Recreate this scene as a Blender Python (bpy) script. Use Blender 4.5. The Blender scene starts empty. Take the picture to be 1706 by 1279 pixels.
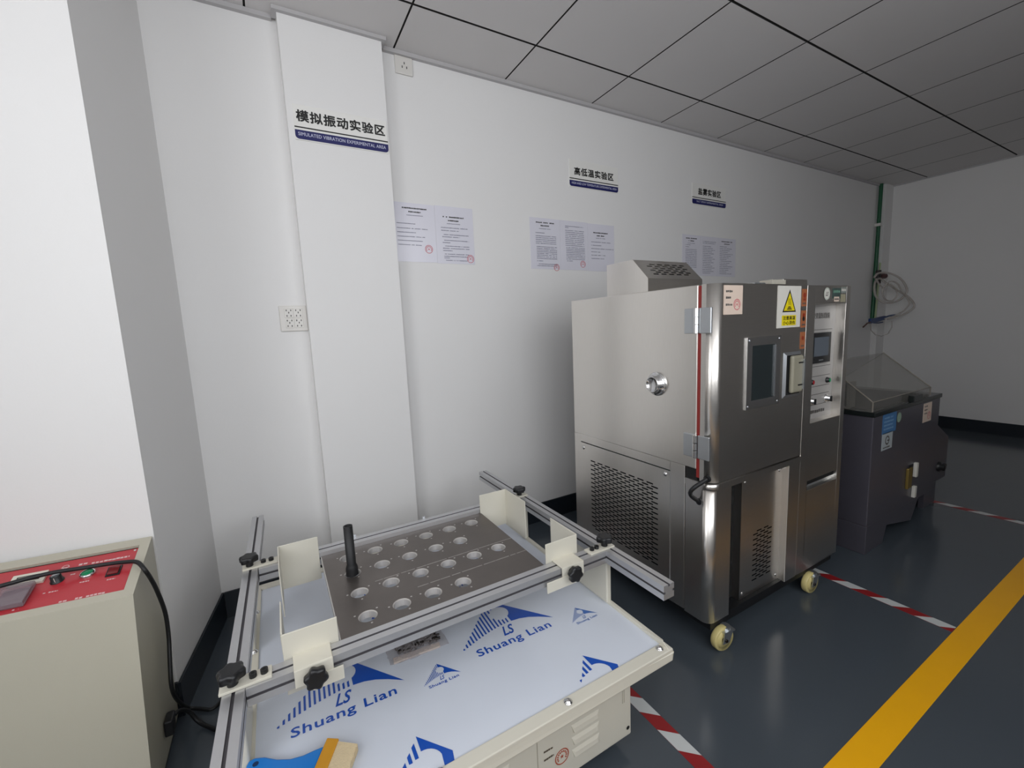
import bpy, bmesh, math, random
from mathutils import Vector, Matrix
C = bpy.context.scene.collection
SC = bpy.context.scene
random.seed(7)
PI = math.pi

# ------------------------------------------------------------------ camera
def setup_camera():
    yaw, pitch, roll, fpx = 0.51014, -0.13026, -0.04487, 708.2
    F = Vector((math.sin(yaw)*math.cos(pitch), math.cos(yaw)*math.cos(pitch), math.sin(pitch)))
    R = Vector((math.cos(yaw), -math.sin(yaw), 0)); U = R.cross(F)
    R2 = R*math.cos(roll) + U*math.sin(roll); U2 = -R*math.sin(roll) + U*math.cos(roll)
    cd = bpy.data.cameras.new('camera'); cam = bpy.data.objects.new('camera', cd); C.objects.link(cam)
    cd.sensor_fit = 'HORIZONTAL'; cd.sensor_width = 36.0; cd.lens = 36.0*fpx/1706.0
    cd.clip_start = 0.02; cd.clip_end = 100
    m = Matrix((R2, U2, -F)).transposed().to_4x4(); m.translation = Vector((0, 0, 1.22))
    cam.matrix_world = m; SC.camera = cam
setup_camera()

# ------------------------------------------------------------------ world, daylight, exposure
SC.view_settings.view_transform = 'Standard'; SC.view_settings.look = 'None'
SC.view_settings.gamma = 1.0; SC.view_settings.use_curve_mapping = False
SC.view_settings.exposure = 0.0
SC.cycles.use_denoising = True
SC.cycles.max_bounces = 8; SC.cycles.diffuse_bounces = 5; SC.cycles.glossy_bounces = 5
SC.cycles.transparent_max_bounces = 16; SC.cycles.sample_clamp_indirect = 4.0
SC.cycles.caustics_reflective = False; SC.cycles.caustics_refractive = False
W = bpy.data.worlds.new('sky'); SC.world = W; W.use_nodes = True
W.node_tree.nodes['Background'].inputs[0].default_value = (0.78, 0.87, 1.0, 1)
W.node_tree.nodes['Background'].inputs[1].default_value = 1.2

WALL_L, WALL_F, XR, YB, H = -1.5, -0.8, 5.98, 2.171, 2.551     # room: left, front, right, back, ceiling
WIN = (-1.0, 1.9, 1.00, 2.46)                                  # window in the front wall, behind the camera: x0 x1 z0 z1
WINL = (-0.70, 0.75, 1.00, 2.46)                                # window in the left wall: y0 y1 z0 z1
DAY_FRONT, DAY_LEFT = 36, 27
TILT = 14                                                      # the sky light slants downwards
def window_light(name, loc, rot, w, h, energy):
    ld = bpy.data.lights.new(name, 'AREA'); ld.shape = 'RECTANGLE'
    ld.size = w; ld.size_y = h; ld.energy = energy; ld.color = (1.0, 0.99, 0.98)
    o = bpy.data.objects.new(name, ld); C.objects.link(o); o.location = loc; o.rotation_euler = rot
window_light('front_window_daylight', ((WIN[0]+WIN[1])/2, WALL_F-0.14, (WIN[2]+WIN[3])/2), (math.radians(90-TILT), 0, 0), WIN[1]-WIN[0], WIN[3]-WIN[2], DAY_FRONT)
window_light('left_window_daylight', (WALL_L-0.14, (WINL[0]+WINL[1])/2, (WINL[2]+WINL[3])/2), (math.radians(90-TILT), 0, math.radians(-90)), WINL[1]-WINL[0], WINL[3]-WINL[2], DAY_LEFT)

# ------------------------------------------------------------------ materials
ANISO_ROT = 0.25
def lin(c):
    return c/12.92 if c <= 0.04045 else ((c+0.055)/1.055)**2.4
def col(h):
    h = h.lstrip('#'); return tuple(lin(int(h[i:i+2], 16)/255) for i in (0, 2, 4)) + (1,)
MATS = {}
def mat(name, color, rough=0.5, metal=0.0, noise=0.0, nscale=40, bump=0.0, bscale=None, coat=0.0, stretch=None, aniso=0.0, spec=0.5):
    if name in MATS: return MATS[name]
    m = bpy.data.materials.new(name); m.use_nodes = True; nt = m.node_tree; p = nt.nodes['Principled BSDF']
    c = col(color) if isinstance(color, str) else color
    p.inputs['Base Color'].default_value = c; p.inputs['Roughness'].default_value = rough
    p.inputs['Metallic'].default_value = metal; p.inputs['Coat Weight'].default_value = coat
    p.inputs['Specular IOR Level'].default_value = spec
    if aniso:
        p.inputs['Anisotropic'].default_value = aniso; tg = nt.nodes.new('ShaderNodeTangent'); tg.direction_type = 'RADIAL'; tg.axis = 'Z'
        nt.links.new(tg.outputs[0], p.inputs['Tangent']); p.inputs['Anisotropic Rotation'].default_value = ANISO_ROT
    if noise or bump:
        tc = nt.nodes.new('ShaderNodeTexCoord'); mp = nt.nodes.new('ShaderNodeMapping')
        nt.links.new(tc.outputs['Object'], mp.inputs['Vector'])
        if stretch: mp.inputs['Scale'].default_value = stretch
        n = nt.nodes.new('ShaderNodeTexNoise'); n.inputs['Scale'].default_value = nscale; n.inputs['Detail'].default_value = 4
        nt.links.new(mp.outputs[0], n.inputs['Vector'])
        if noise:
            r = nt.nodes.new('ShaderNodeMixRGB'); r.blend_type = 'MIX'
            r.inputs[1].default_value = tuple(max(0, x*(1-noise)) for x in c[:3])+(1,)
            r.inputs[2].default_value = tuple(min(1, x*(1+noise)) for x in c[:3])+(1,)
            nt.links.new(n.outputs['Fac'], r.inputs[0]); nt.links.new(r.outputs[0], p.inputs['Base Color'])
        if bump:
            b = nt.nodes.new('ShaderNodeBump'); b.inputs['Strength'].default_value = bump; b.inputs['Distance'].default_value = 0.002
            n2 = nt.nodes.new('ShaderNodeTexNoise'); n2.inputs['Scale'].default_value = bscale or nscale; n2.inputs['Detail'].default_value = 3
            nt.links.new(mp.outputs[0], n2.inputs['Vector'])
            nt.links.new(n2.outputs['Fac'], b.inputs['Height']); nt.links.new(b.outputs[0], p.inputs['Normal'])
    MATS[name] = m; return m
def clear_mat(name, tint, opac, rough=0.05, body=0.15):
    m = bpy.data.materials.new(name); m.use_nodes = True; nt = m.node_tree; nt.nodes.clear()
    out = nt.nodes.new('ShaderNodeOutputMaterial'); tr = nt.nodes.new('ShaderNodeBsdfTransparent')
    p = nt.nodes.new('ShaderNodeBsdfPrincipled'); mx = nt.nodes.new('ShaderNodeMixShader')
    tr.inputs[0].default_value = (1, 1, 1, 1)
    p.inputs['Base Color'].default_value = col(tint); p.inputs['Roughness'].default_value = rough
    mx.inputs[0].default_value = opac
    nt.links.new(tr.outputs[0], mx.inputs[1]); nt.links.new(p.outputs[0], mx.inputs[2]); nt.links.new(mx.outputs[0], out.inputs[0])
    MATS[name] = m; return m
M_wall = mat('white_wall_paint', '#e8e7e6', 0.7, noise=0.02, nscale=2.0, bump=0.08, bscale=180)
M_ceil = mat('ceiling_tile_grey', '#dad7d6', 0.55, noise=0.02, nscale=3)
M_gap = mat('ceiling_gap_dark', '#2a2928', 0.9)
M_trim = mat('ceiling_trim_grey', '#b9b7b8', 0.45)
M_floor = mat('epoxy_floor', '#484f56', 0.17, noise=0.08, nscale=1.3, bump=0.03, bscale=9)
M_base = mat('dark_baseboard', '#20262d', 0.3, noise=0.1, nscale=6)
M_yel = mat('yellow_line_paint', '#f7b30a', 0.4, noise=0.05, nscale=8)
M_white = mat('tape_white', '#c9cccb', 0.4); M_red = mat('tape_red', '#8e1c20', 0.4)
M_cream = mat('cream_powder_coat', '#dad6c8', 0.42, noise=0.015, nscale=12, bump=0.05, bscale=400)
M_cab = mat('grey_cream_paint', '#b8b4a4', 0.42, noise=0.015, nscale=9, bump=0.05, bscale=400)
M_alu = mat('aluminium_extrusion', '#c9c9cb', 0.38, metal=0.75, noise=0.03, nscale=60, stretch=(1, 1, 1))
M_slot = mat('extrusion_slot_dark', '#68666a', 0.6, metal=0.4)
M_ss = mat('brushed_stainless', '#e8e4de', 0.28, metal=1.0, noise=0.05, nscale=30, bump=0.03, bscale=40, stretch=(18, 18, 0.6), aniso=0.7)
M_ssh = mat('brushed_stainless_cross', '#e8e4de', 0.28, metal=1.0, noise=0.06, nscale=30, bump=0.03, bscale=40, stretch=(0.6, 0.6, 18), aniso=0.7)
M_chrome = mat('polished_chrome', '#dcdcdc', 0.12, metal=1.0)
M_zinc = mat('zinc_plated', '#c4c8cc', 0.3, metal=0.9)
M_steel = mat('raw_steel_plate', '#77716d', 0.40, metal=0.85, noise=0.18, nscale=9, bump=0.05, bscale=60)
M_holew = mat('machined_hole_wall', '#c2beba', 0.35, metal=0.4)
M_weld = mat('weld_seam', '#aaa6a2', 0.4, metal=0.7, noise=0.3, nscale=60)
M_film = mat('film_covered_steel', '#dae0eb', 0.25, noise=0.02, nscale=6, bump=0.03, bscale=14)
M_blue = mat('film_print_blue', '#1450b4', 0.35); M_blue2 = mat('film_print_blue_pale', '#4a72b6', 0.35)
M_black = mat('black_plastic', '#17181b', 0.38, noise=0.1, nscale=60)
M_rub = mat('black_rubber', '#121316', 0.5); M_dark = mat('dark_recess', '#0b0b0c', 0.8)  # this near-black also paints in the shade of some gaps
M_redp = mat('red_control_panel', '#b8333c', 0.3, noise=0.05, nscale=7)
M_pr_w = mat('white_print', '#d9b9b9', 0.4)
M_navy = mat('sign_navy', '#1c1f5e', 0.3); M_ink = mat('sign_ink', '#141414', 0.4)
M_plate = mat('sign_acrylic_plate', '#ebeae6', 0.35); M_signw = mat('sign_white_text', '#c2c4d8', 0.4)
M_paper = mat('laminated_paper', '#dfdee8', 0.22); M_pink = mat('notice_ink', '#77778a', 0.5); M_seal = mat('seal_red', '#c8626c', 0.5)
M_lam = mat('laminate_edge', '#cfd0d6', 0.2)
M_soc = mat('socket_plastic', '#dbd8d3', 0.3); M_shole = mat('socket_holes', '#4a4846', 0.6)
M_gask = mat('red_silicone_gasket', '#8c2a26', 0.4)
M_pan = mat('brushed_panel_silver', '#b4b1ae', 0.4, metal=0.3)
M_pln = mat('panel_line', '#55524f', 0.5)
M_scr = mat('touch_screen', '#5c636c', 0.15)
M_yst = mat('warning_yellow', '#e3cf12', 0.4); M_stw = mat('sticker_white', '#d6d3cb', 0.4); M_stp = mat('sticker_pinkish', '#d8c5b6', 0.4)
M_org = mat('sticker_orange', '#a0603c', 0.45); M_ordk = mat('sticker_orange_print', '#8a2a14', 0.5)
M_tyre = mat('cream_nylon_wheel', '#d8c98a', 0.4, noise=0.05, nscale=30)
M_frame = mat('black_chassis', '#101114', 0.5)
M_hand = mat('handle_grey_beige', '#94907f', 0.35)
M_grn = mat('green_button', '#178a5a', 0.35); M_rdb = mat('red_button', '#a02a30', 0.35)
M_pvc = mat('dark_grey_plastic_sheet', '#4a4850', 0.28, noise=0.06, nscale=8); M_pvcd = mat('dark_plastic_rim', '#1d2222', 0.2)
M_lid = clear_mat('smoky_clear_acrylic', '#8d8b86', 0.24, 0.08)
M_lide = clear_mat('acrylic_edge', '#8c857c', 0.8, 0.2)
M_glass = clear_mat('window_glass_dark', '#2a302e', 0.6, 0.04)
M_pane = clear_mat('clear_pane', '#d8e0e0', 0.10, 0.02)
M_hose = clear_mat('translucent_hose', '#d3cbc4', 0.5, 0.2)
M_bag = clear_mat('clear_plastic_bag', '#b5aeb0', 0.38, 0.12)
M_cov = clear_mat('clear_cover', '#9d8d95', 0.55, 0.1)
M_pgrn = mat('green_pipe', '#155a3a', 0.4); M_pgl = mat('pale_green_wire', '#b4c49a', 0.5)
M_bgun = mat('blue_gun', '#163a70', 0.35)
M_brz = mat('brush_wood', '#d99a28', 0.5, noise=0.12, nscale=20); M_brh = mat('brush_handle_blue', '#1a7fd6', 0.3)
M_bri = mat('bristles_beige', '#e6d3ae', 0.75, noise=0.2, nscale=150, stretch=(1, 6, 1))
M_brass = mat('brass', '#a68f50', 0.35, metal=0.8); M_sblue = mat('sticker_blue', '#3f6f9f', 0.4)
M_lcd = mat('lcd_grey', '#7d8078', 0.25); M_bolt = mat('dark_bolt_steel', '#3a3532', 0.35, metal=0.7)
M_wframe = mat('window_frame_white', '#d0d2d4', 0.4)

# ------------------------------------------------------------------ mesh building
class MB:
    def __init__(s, M=None): s.v = []; s.f = []; s.mi = []; s.mats = []; s.M = M; s.sm = []
    def _m(s, m):
        if m not in s.mats: s.mats.append(m)
        return s.mats.index(m)
    def add(s, vs, fs, m, smooth=False):
        b = len(s.v)
        for v in vs:
            v = Vector(v)
            if s.M is not None: v = s.M @ v
            s.v.append(v)
        k = s._m(m)
        for f in fs: s.f.append([b+i for i in f]); s.mi.append(k); s.sm.append(smooth)
        return s
    def box(s, x0, x1, y0, y1, z0, z1, m):
        return s.add([(x, y, z) for z in (z0, z1) for y in (y0, y1) for x in (x0, x1)],
                     [(0, 2, 3, 1), (4, 5, 7, 6), (0, 1, 5, 4), (2, 6, 7, 3), (0, 4, 6, 2), (1, 3, 7, 5)], m)
    def hexa(s, p, m):   # 8 points ordered like box
        return s.add(p, [(0, 2, 3, 1), (4, 5, 7, 6), (0, 1, 5, 4), (2, 6, 7, 3), (0, 4, 6, 2), (1, 3, 7, 5)], m)
    def quad(s, a, b, c, d, m): return s.add([a, b, c, d], [(0, 1, 2, 3)], m)
    def poly(s, pts, m): return s.add(pts, [tuple(range(len(pts)))], m)
    def prism(s, pts, d, m, smooth=False):   # polygon (3-D points) extruded along vector d
        n = len(pts); d = Vector(d); a = [Vector(p) for p in pts]
        vs = a+[p+d for p in a]
        fs = [tuple(range(n))[::-1], tuple(range(n, 2*n))]
        s.add(vs, fs, m)
        b = len(s.v)-2*n; k = s._m(m)
        for i in range(n):
            s.f.append([b+i, b+(i+1) % n, b+n+(i+1) % n, b+n+i]); s.mi.append(k); s.sm.append(smooth)
        return s
    def cyl(s, p0, p1, r, m, n=16, r1=None, caps=True, smooth=True):
        p0 = Vector(p0); p1 = Vector(p1); r1 = r if r1 is None else r1
        d = (p1-p0).normalized(); u = d.orthogonal().normalized(); w = d.cross(u)
        ring = lambda p, rr: [p+(u*math.cos(2*PI*i/n)+w*math.sin(2*PI*i/n))*rr for i in range(n)]
        s.add(ring(p0, r)+ring(p1, r1), [(i, (i+1) % n, n+(i+1) % n, n+i) for i in range(n)], m, smooth)
        if caps:
            s.add(ring(p0, r), [tuple(range(n))[::-1]], m); s.add(ring(p1, r1), [tuple(range(n))], m)
        return s
    def lathe(s, o, ax, prof, m, n=20, smooth=True):   # prof: (radius, height) pairs
        o = Vector(o); d = Vector(ax).normalized(); u = d.orthogonal().normalized(); w = d.cross(u)
        vs = []
        for r, h in prof:
            for i in range(n): vs.append(o+d*h+(u*math.cos(2*PI*i/n)+w*math.sin(2*PI*i/n))*r)
        fs = [(j*n+i, j*n+(i+1) % n, (j+1)*n+(i+1) % n, (j+1)*n+i) for j in range(len(prof)-1) for i in range(n)]
        return s.add(vs, fs, m, smooth)
    def tube(s, path, r, m, n=8, closed=False):
        P = [Vector(p) for p in path]; N = len(P); vs = []
        up = Vector((0, 0, 1)); prev = None
        for i, p in enumerate(P):
            t = (P[(i+1) % N if closed else min(i+1, N-1)]-P[(i-1) % N if closed else max(i-1, 0)]).normalized()
            if prev is None: u = t.orthogonal().normalized()
            else: u = (prev-t*prev.dot(t)).normalized()
            prev = u; w = t.cross(u)
            for k in range(n): vs.append(p+(u*math.cos(2*PI*k/n)+w*math.sin(2*PI*k/n))*r)
        L = N if closed else N-1
        fs = [(i*n+k, i*n+(k+1) % n, ((i+1) % N)*n+(k+1) % n, ((i+1) % N)*n+k) for i in range(L) for k in range(n)]
        s.add(vs, fs, m, True)
        if not closed:
            s.add(vs[:n], [tuple(range(n))[::-1]], m); s.add(vs[-n:], [tuple(range(n))], m)
        return s
    def build(s, name, parent=None, bevel=0, seg=2, off=None, kind=None, recalc=True):
        me = bpy.data.meshes.new(name)
        off = Vector(off) if off is not None else (Vector(parent['_o']) if parent is not None and '_o' in parent else Vector((0, 0, 0)))
        me.from_pydata([tuple(v-off) for v in s.v], [], s.f)
        for m in s.mats: me.materials.append(m)
        me.polygons.foreach_set('material_index', s.mi); me.polygons.foreach_set('use_smooth', s.sm); me.update()
        if recalc:
            bm = bmesh.new(); bm.from_mesh(me); bmesh.ops.remove_doubles(bm, verts=bm.verts, dist=1e-6) if bevel else None
            bmesh.ops.recalc_face_normals(bm, faces=bm.faces); bm.to_mesh(me); bm.free()
        o = bpy.data.objects.new(name, me); C.objects.link(o)
        if parent is not None:
            o.parent = parent
            if '_o' in parent: ORIG[o.name] = tuple(off)
        else: o.location = off
        if bevel:
            b = o.modifiers.new('bevel', 'BEVEL'); b.width = bevel; b.segments = seg; b.limit_method = 'ANGLE'; b.angle_limit = math.radians(35); b.harden_normals = False
        if kind: o['kind'] = kind
        return o
ORIG = {}
class T:      # a thing: Empty at its base; parts are built in world coordinates and stored relative to it
    def __init__(s, name, label, cat, loc, group=None):
        o = bpy.data.objects.new(name, None); C.objects.link(o); o.location = loc; o.empty_display_size = 0.05
        o['label'] = label; o['category'] = cat
        if group: o['group'] = group
        s.o = o; s.loc = Vector(loc)
    def part(s, name, mb, parent=None, **k):
        o = mb.build(name, None, off=s.loc, **k); o.location = (0, 0, 0); o.parent = parent or s.o
        return o
    def clone(s, src, d, parent=None):   # a copy of a part, moved by d
        c = src.copy(); C.objects.link(c); c.parent = parent or src.parent; c.location = Vector(src.location)+Vector(d)
        for ch in list(src.children):
            g = ch.copy(); C.objects.link(g); g.parent = c
        return c
def tag(o, label, cat, group=None, kind=None):
    o['label'] = label; o['category'] = cat
    if group: o['group'] = group
    if kind: o['kind'] = kind
    return o
def struct(name, mb, label, cat='wall', **k):
    o = mb.build(name, None, **k); o['kind'] = 'structure'; o['label'] = label; o['category'] = cat; return o

# ------------------------------------------------------------------ lettering
def text_geo(body, bold=0.0, spacing=1.0, shear=0.0):
    cu = bpy.data.curves.new('t', 'FONT'); cu.body = body; cu.size = 1; cu.offset = bold; cu.space_character = spacing; cu.shear = shear
    cu.fill_mode = 'FRONT'; cu.resolution_u = 3
    o = bpy.data.objects.new('t', cu); C.objects.link(o); bpy.context.view_layer.update()
    dg = bpy.context.evaluated_depsgraph_get(); me = bpy.data.meshes.new_from_object(o.evaluated_get(dg))
    vs = [v.co.copy() for v in me.vertices]; fs = [tuple(p.vertices) for p in me.polygons]
    bpy.data.objects.remove(o); bpy.data.curves.remove(cu); bpy.data.meshes.remove(me)
    return vs, fs
def put_text(mb, body, org, ex, ey, w, h, m, bold=0.0, spacing=1.0, shear=0.0, arc=None, thick=0.0):
    """fit the lettering into width w and height h, lower left corner at org, along ex/ey"""
    vs, fs = text_geo(body, bold, spacing, shear)
    if not vs: return
    x0 = min(v.x for v in vs); x1 = max(v.x for v in vs); y0 = min(v.y for v in vs); y1 = max(v.y for v in vs)
    org = Vector(org); ex = Vector(ex); ey = Vector(ey); out = []
    for v in vs:
        a = (v.x-x0)/(x1-x0); b = (v.y-y0)/(y1-y0)
        yy = b*h+(arc(a) if arc else 0)
        out.append(org+ex*(a*w)+ey*yy+ex.cross(ey)*(2e-4 if thick else 0))
    mb.add(out, fs, m)
    for k in range(8 if thick else 0):     # heavy stroke: the same glyphs again, each shifted a little
        sx, sy = math.cos(k*PI/4)*thick*h, math.sin(k*PI/4)*thick*h
        mb.add([v+ex*sx+ey*sy-ex.cross(ey)*(2e-5*(k+1)) for v in out], fs, m)
def dashes(mb, org, ex, ey, w, h, m, n=None, gap=0.25, seed=0):
    """an illegible printed line: a row of small uneven marks"""
    rnd = random.Random(seed); org = Vector(org); ex = Vector(ex); ey = Vector(ey); x = 0
    step = h*1.15
    while x < w-1e-6:
        l = min(step*rnd.choice((0.75, 0.9, 0.8)), w-x)
        a = h*rnd.uniform(0.0, 0.15); b = h*rnd.uniform(0.8, 1)
        mb.add([org+ex*x+ey*a, org+ex*(x+l)+ey*a, org+ex*(x+l)+ey*b, org+ex*x+ey*b], [(0, 1, 2, 3)], m)
        x += step*(1 if rnd.random() > .06 else 2)
def ring(mb, c, ex, ey, r0, r1, m, n=24):
    c = Vector(c); ex = Vector(ex); ey = Vector(ey); vs = []
    for i in range(n):
        a = 2*PI*i/n; d = ex*math.cos(a)+ey*math.sin(a); vs += [c+d*r0, c+d*r1]
    mb.add(vs, [(2*i, 2*i+1, (2*i+3) % (2*n), (2*i+2) % (2*n)) for i in range(n)], m)
def disc(mb, c, ex, ey, r, m, n=20, r2=None):
    c = Vector(c); ex = Vector(ex); ey = Vector(ey); r2 = r2 or r
    mb.add([c+ex*math.cos(2*PI*i/n)*r+ey*math.sin(2*PI*i/n)*r2 for i in range(n)], [tuple(range(n))], m)
def star(mb, c, ex, ey, r, m):
    c = Vector(c); ex = Vector(ex); ey = Vector(ey)
    p = [c+(ex*math.sin(k*PI/5)+ey*math.cos(k*PI/5))*(r if k % 2 == 0 else r*.42) for k in range(10)]
    for k in range(0, 10, 2): mb.add([c, p[(k-1) % 10], p[k], p[(k+1) % 10]], [(0, 1, 2, 3)], m)
def seal(mb, c, ex, ey, r, m):
    ring(mb, c, ex, ey, r*.86, r, m); star(mb, c, ex, ey, r*.3, m)
    c = Vector(c)
    for k in range(11):
        a = math.radians(-30+k*24); d = Vector(ex)*math.cos(a)+Vector(ey)*math.sin(a); t = -Vector(ex)*math.sin(a)+Vector(ey)*math.cos(a)
        p = c+d*r*.62
        mb.add([p-t*r*.09-d*r*.1, p+t*r*.09-d*r*.1, p+t*r*.09+d*r*.12, p-t*r*.09+d*r*.12], [(0, 1, 2, 3)], m)
EX, EY, EZ = Vector((1, 0, 0)), Vector((0, 1, 0)), Vector((0, 0, 1))

def perf(mb, org, eu, ev, w, h, slot, pitch, rowp, m, nrm, stag=True, edge=0.004):
    """a perforated field w x h of staggered slots; real openings"""
    org = Vector(org); eu = Vector(eu); ev = Vector(ev)
    P = lambda u, v: org+eu*u+ev*v
    nr = int(h/rowp); sl, sh = slot
    for r in range(nr):
        v0 = r*rowp; v1 = v0+rowp; s0 = v0+(rowp-sh)/2; s1 = s0+sh
        off = pitch/2 if (stag and r % 2) else 0
        k = 0; us = []
        u = off+(pitch-sl)/2
        while u+sl < w-0.001: us.append(u); u += pitch
        mb.quad(P(0, v0), P(w, v0), P(w, s0), P(0, s0), m); mb.quad(P(0, s1), P(w, s1), P(w, v1), P(0, v1), m)
        a = 0
        for u in us:
            mb.quad(P(a, s0), P(u, s0), P(u, s1), P(a, s1), m); a = u+sl
        mb.quad(P(a, s0), P(w, s0), P(w, s1), P(a, s1), m)
    if nr*rowp < h-1e-5: mb.quad(P(0, nr*rowp), P(w, nr*rowp), P(w, h), P(0, h), m)

# ================================================================== ROOM
def room():
    f = struct('floor', MB().box(WALL_L-.2, XR+.2, WALL_F-.2, YB+.2, -.1, 0, M_floor), 'glossy dark grey epoxy floor under the machines', 'floor')
    o = MB().box(WALL_L, XR, .41, .487, 0.0, .0012, M_yel).build('yellow_line', f); o['label'] = 'yellow painted aisle line'
    struct('wall_back', MB().box(WALL_L-.2, XR+.2, YB, YB+.2, 0, H+.25, M_wall), 'white painted back wall with the signs and notices on it')
    struct('wall_right', MB().box(XR, XR+.2, WALL_F-.2, YB, 0, H+.25, M_wall), 'white painted far right wall in shade')
    def windowed_wall(wname, wlabel, oname, olabel, a0, a1, win, M):
        """wall with an opening, built along local x with its inner face at local y = 0"""
        p, q, z0, z1 = win; ya, yb = -.12, 0
        wl = MB(M).box(a0, p, ya, yb, 0, H+.25, M_wall).box(q, a1, ya, yb, 0, H+.25, M_wall)
        wl.box(p, q, ya, yb, 0, z0, M_wall).box(p, q, ya, yb, z1, H+.25, M_wall)
        struct(wname, wl, wlabel)
        w = struct(oname, MB(M).box(p, p+.05, ya+.02, yb-.02, z0, z1, M_wframe).box(q-.05, q, ya+.02, yb-.02, z0, z1, M_wframe)
                   .box(p, q, ya+.02, yb-.02, z0, z0+.05, M_wframe).box(p, q, ya+.02, yb-.02, z1-.05, z1, M_wframe), olabel, 'window')
        n = 3; st = (q-p)/n
        for k in range(1, n):
            MB(M).box(p+k*st-.025, p+k*st+.025, ya+.03, yb-.03, z0+.05, z1-.05, M_wframe).build('mullion', w)
        for k in range(n):
            MB(M).box(p+k*st+.03, p+(k+1)*st-.03, ya+.058, ya+.062, z0+.05, z1-.05, M_pane).build('pane', w)
    windowed_wall('wall_front', 'white wall with a window, behind the viewpoint', 'window_1', 'white framed window behind the viewpoint', WALL_L, XR, WIN, Matrix.Translation((0, WALL_F, 0)))
    windowed_wall('wall_left', 'white left wall with a window, beside the viewpoint', 'window_2', 'white framed window in the left wall', WALL_F, YB, WINL,
                  Matrix(((0, 1, 0, WALL_L), (1, 0, 0, 0), (0, 0, 1, 0), (0, 0, 0, 1))))
    # column at the left: its front faces the window, its side runs back to the wall at a slight angle
    cf, cb = (-.378, 1.66), (-.300, YB)
    c = MB().prism([(cf[0], cf[1], 0), (cb[0], cb[1], 0), (WALL_L, cb[1], 0), (WALL_L, 1.86, 0)], (0, 0, H+.02), M_wall)
    struct('wall_left_column', c, 'broad white column at the left edge beside the red panel cabinet')
    struct('wall_back_pillar', MB().box(.158, .578, 2.106, YB, 0, H, M_wall), 'shallow white pilaster on the back wall carrying the vibration area sign')
    struct('wall_right_pillar', MB().box(5.80, XR, 2.118, YB, 0, H, M_wall), 'narrow white pilaster in the far right corner')
    # baseboards
    t, h = .008, .12
    struct('baseboard_back', MB().box(-.29, .158-t, YB-t, YB, 0, h, M_base).box(.158-t, .578+t, 2.106-t, YB, 0, h, M_base).box(.578+t, 5.8-t, YB-t, YB, 0, h, M_base)
           .box(5.8-t, XR-t, 2.118-t, YB, 0, h, M_base), 'dark blue grey baseboard along the back wall', 'baseboard')
    struct('baseboard_right', MB().box(XR-t, XR, WALL_F, YB-.06, 0, h, M_base), 'dark baseboard along the far right wall', 'baseboard')
    struct('baseboard_left', MB().prism([(cf[0]+.001, cf[1]-.01, 0), (cb[0]+.001, cb[1], 0), (cb[0]+.009, cb[1], 0), (cf[0]+.009, cf[1]-.01, 0)], (0, 0, h), M_base)
           .prism([(cf[0], cf[1], 0), (WALL_L, 1.86, 0), (WALL_L, 1.85, 0), (cf[0], cf[1]-.01, 0)], (0, 0, h), M_base), 'dark baseboard round the left column', 'baseboard')
    # ceiling: dark plenum and metal tiles, each a piece of its own
    ce = struct('ceiling', MB().box(WALL_L, XR, WALL_F, YB, H+.005, H+.2, M_gap), 'suspended ceiling of square grey metal tiles', 'ceiling')
    xs = [-1.753+.6*i for i in range(13)]; ys = [YB-.3245-.6*j for j in range(-1, 12)]
    cache = {}
    for i in range(-1, 13):
        xa = WALL_L if i < 0 else xs[i]; xb = xs[0] if i < 0 else min(xs[i]+.6, XR)
        for j in range(0, 12):
            yb = min(ys[j], YB); ya = max(ys[j]-.6, WALL_F)
            if xb-xa < .05 or yb-ya < .05: continue
            g1, g2 = .0027, .0042
            w_, d_ = round(xb-xa-2*g1, 4), round(yb-ya-2*g2, 4)
            if (w_, d_) not in cache:
                b = .0015; t_ = .005
                mb = MB(); a0, a1, c0, c1 = -w_/2, w_/2, -d_/2, d_/2
                vs = [(a0, c0, t_), (a1, c0, t_), (a1, c1, t_), (a0, c1, t_), (a0, c0, b*.6), (a1, c0, b*.6), (a1, c1, b*.6), (a0, c1, b*.6),
                      (a0+b, c0+b, 0), (a1-b, c0+b, 0), (a1-b, c1-b, 0), (a0+b, c1-b, 0)]
                fs = [(0, 1, 2, 3)]+[(k, 4+k, 4+(k+1) % 4, (k+1) % 4) for k in range(4)]+[(4+k, 8+k, 8+(k+1) % 4, 4+(k+1) % 4) for k in range(4)]+[(11, 10, 9, 8)]
                mb.add(vs, fs[:1]+fs[-1:], M_ceil); mb.add(vs, fs[1:-1], M_gap); o = mb.build('ceiling_tile', ce, recalc=False); cache[(w_, d_)] = o  # tile edges coloured like the gap, shade painted in so they stay dark
            else:
                o = cache[(w_, d_)].copy(); C.objects.link(o); o.parent = ce
            o.location = ((xa+xb)/2, (ya+yb)/2, H)
    e = .018
    struct('trim_1', MB().box(-.3, .158-e, YB-.02, YB, H-e, H, M_trim).box(.158-.018, .578+.018, 2.106-.018, 2.106, H-.015, H, M_trim).box(.158-.018, .158, 2.106, YB-.02, H-.015, H, M_trim)
           .box(.578, .578+.018, 2.106, YB-.02, H-.015, H, M_trim).box(.578+.018, 5.8, YB-.02, YB, H-e, H, M_trim), 'grey metal angle where the ceiling meets the back wall', 'trim')
    struct('trim_2', MB().box(XR-.012, XR, WALL_F, 2.118, H-.012, H, M_trim), 'grey metal angle where the ceiling meets the right wall', 'trim')
room()

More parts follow.
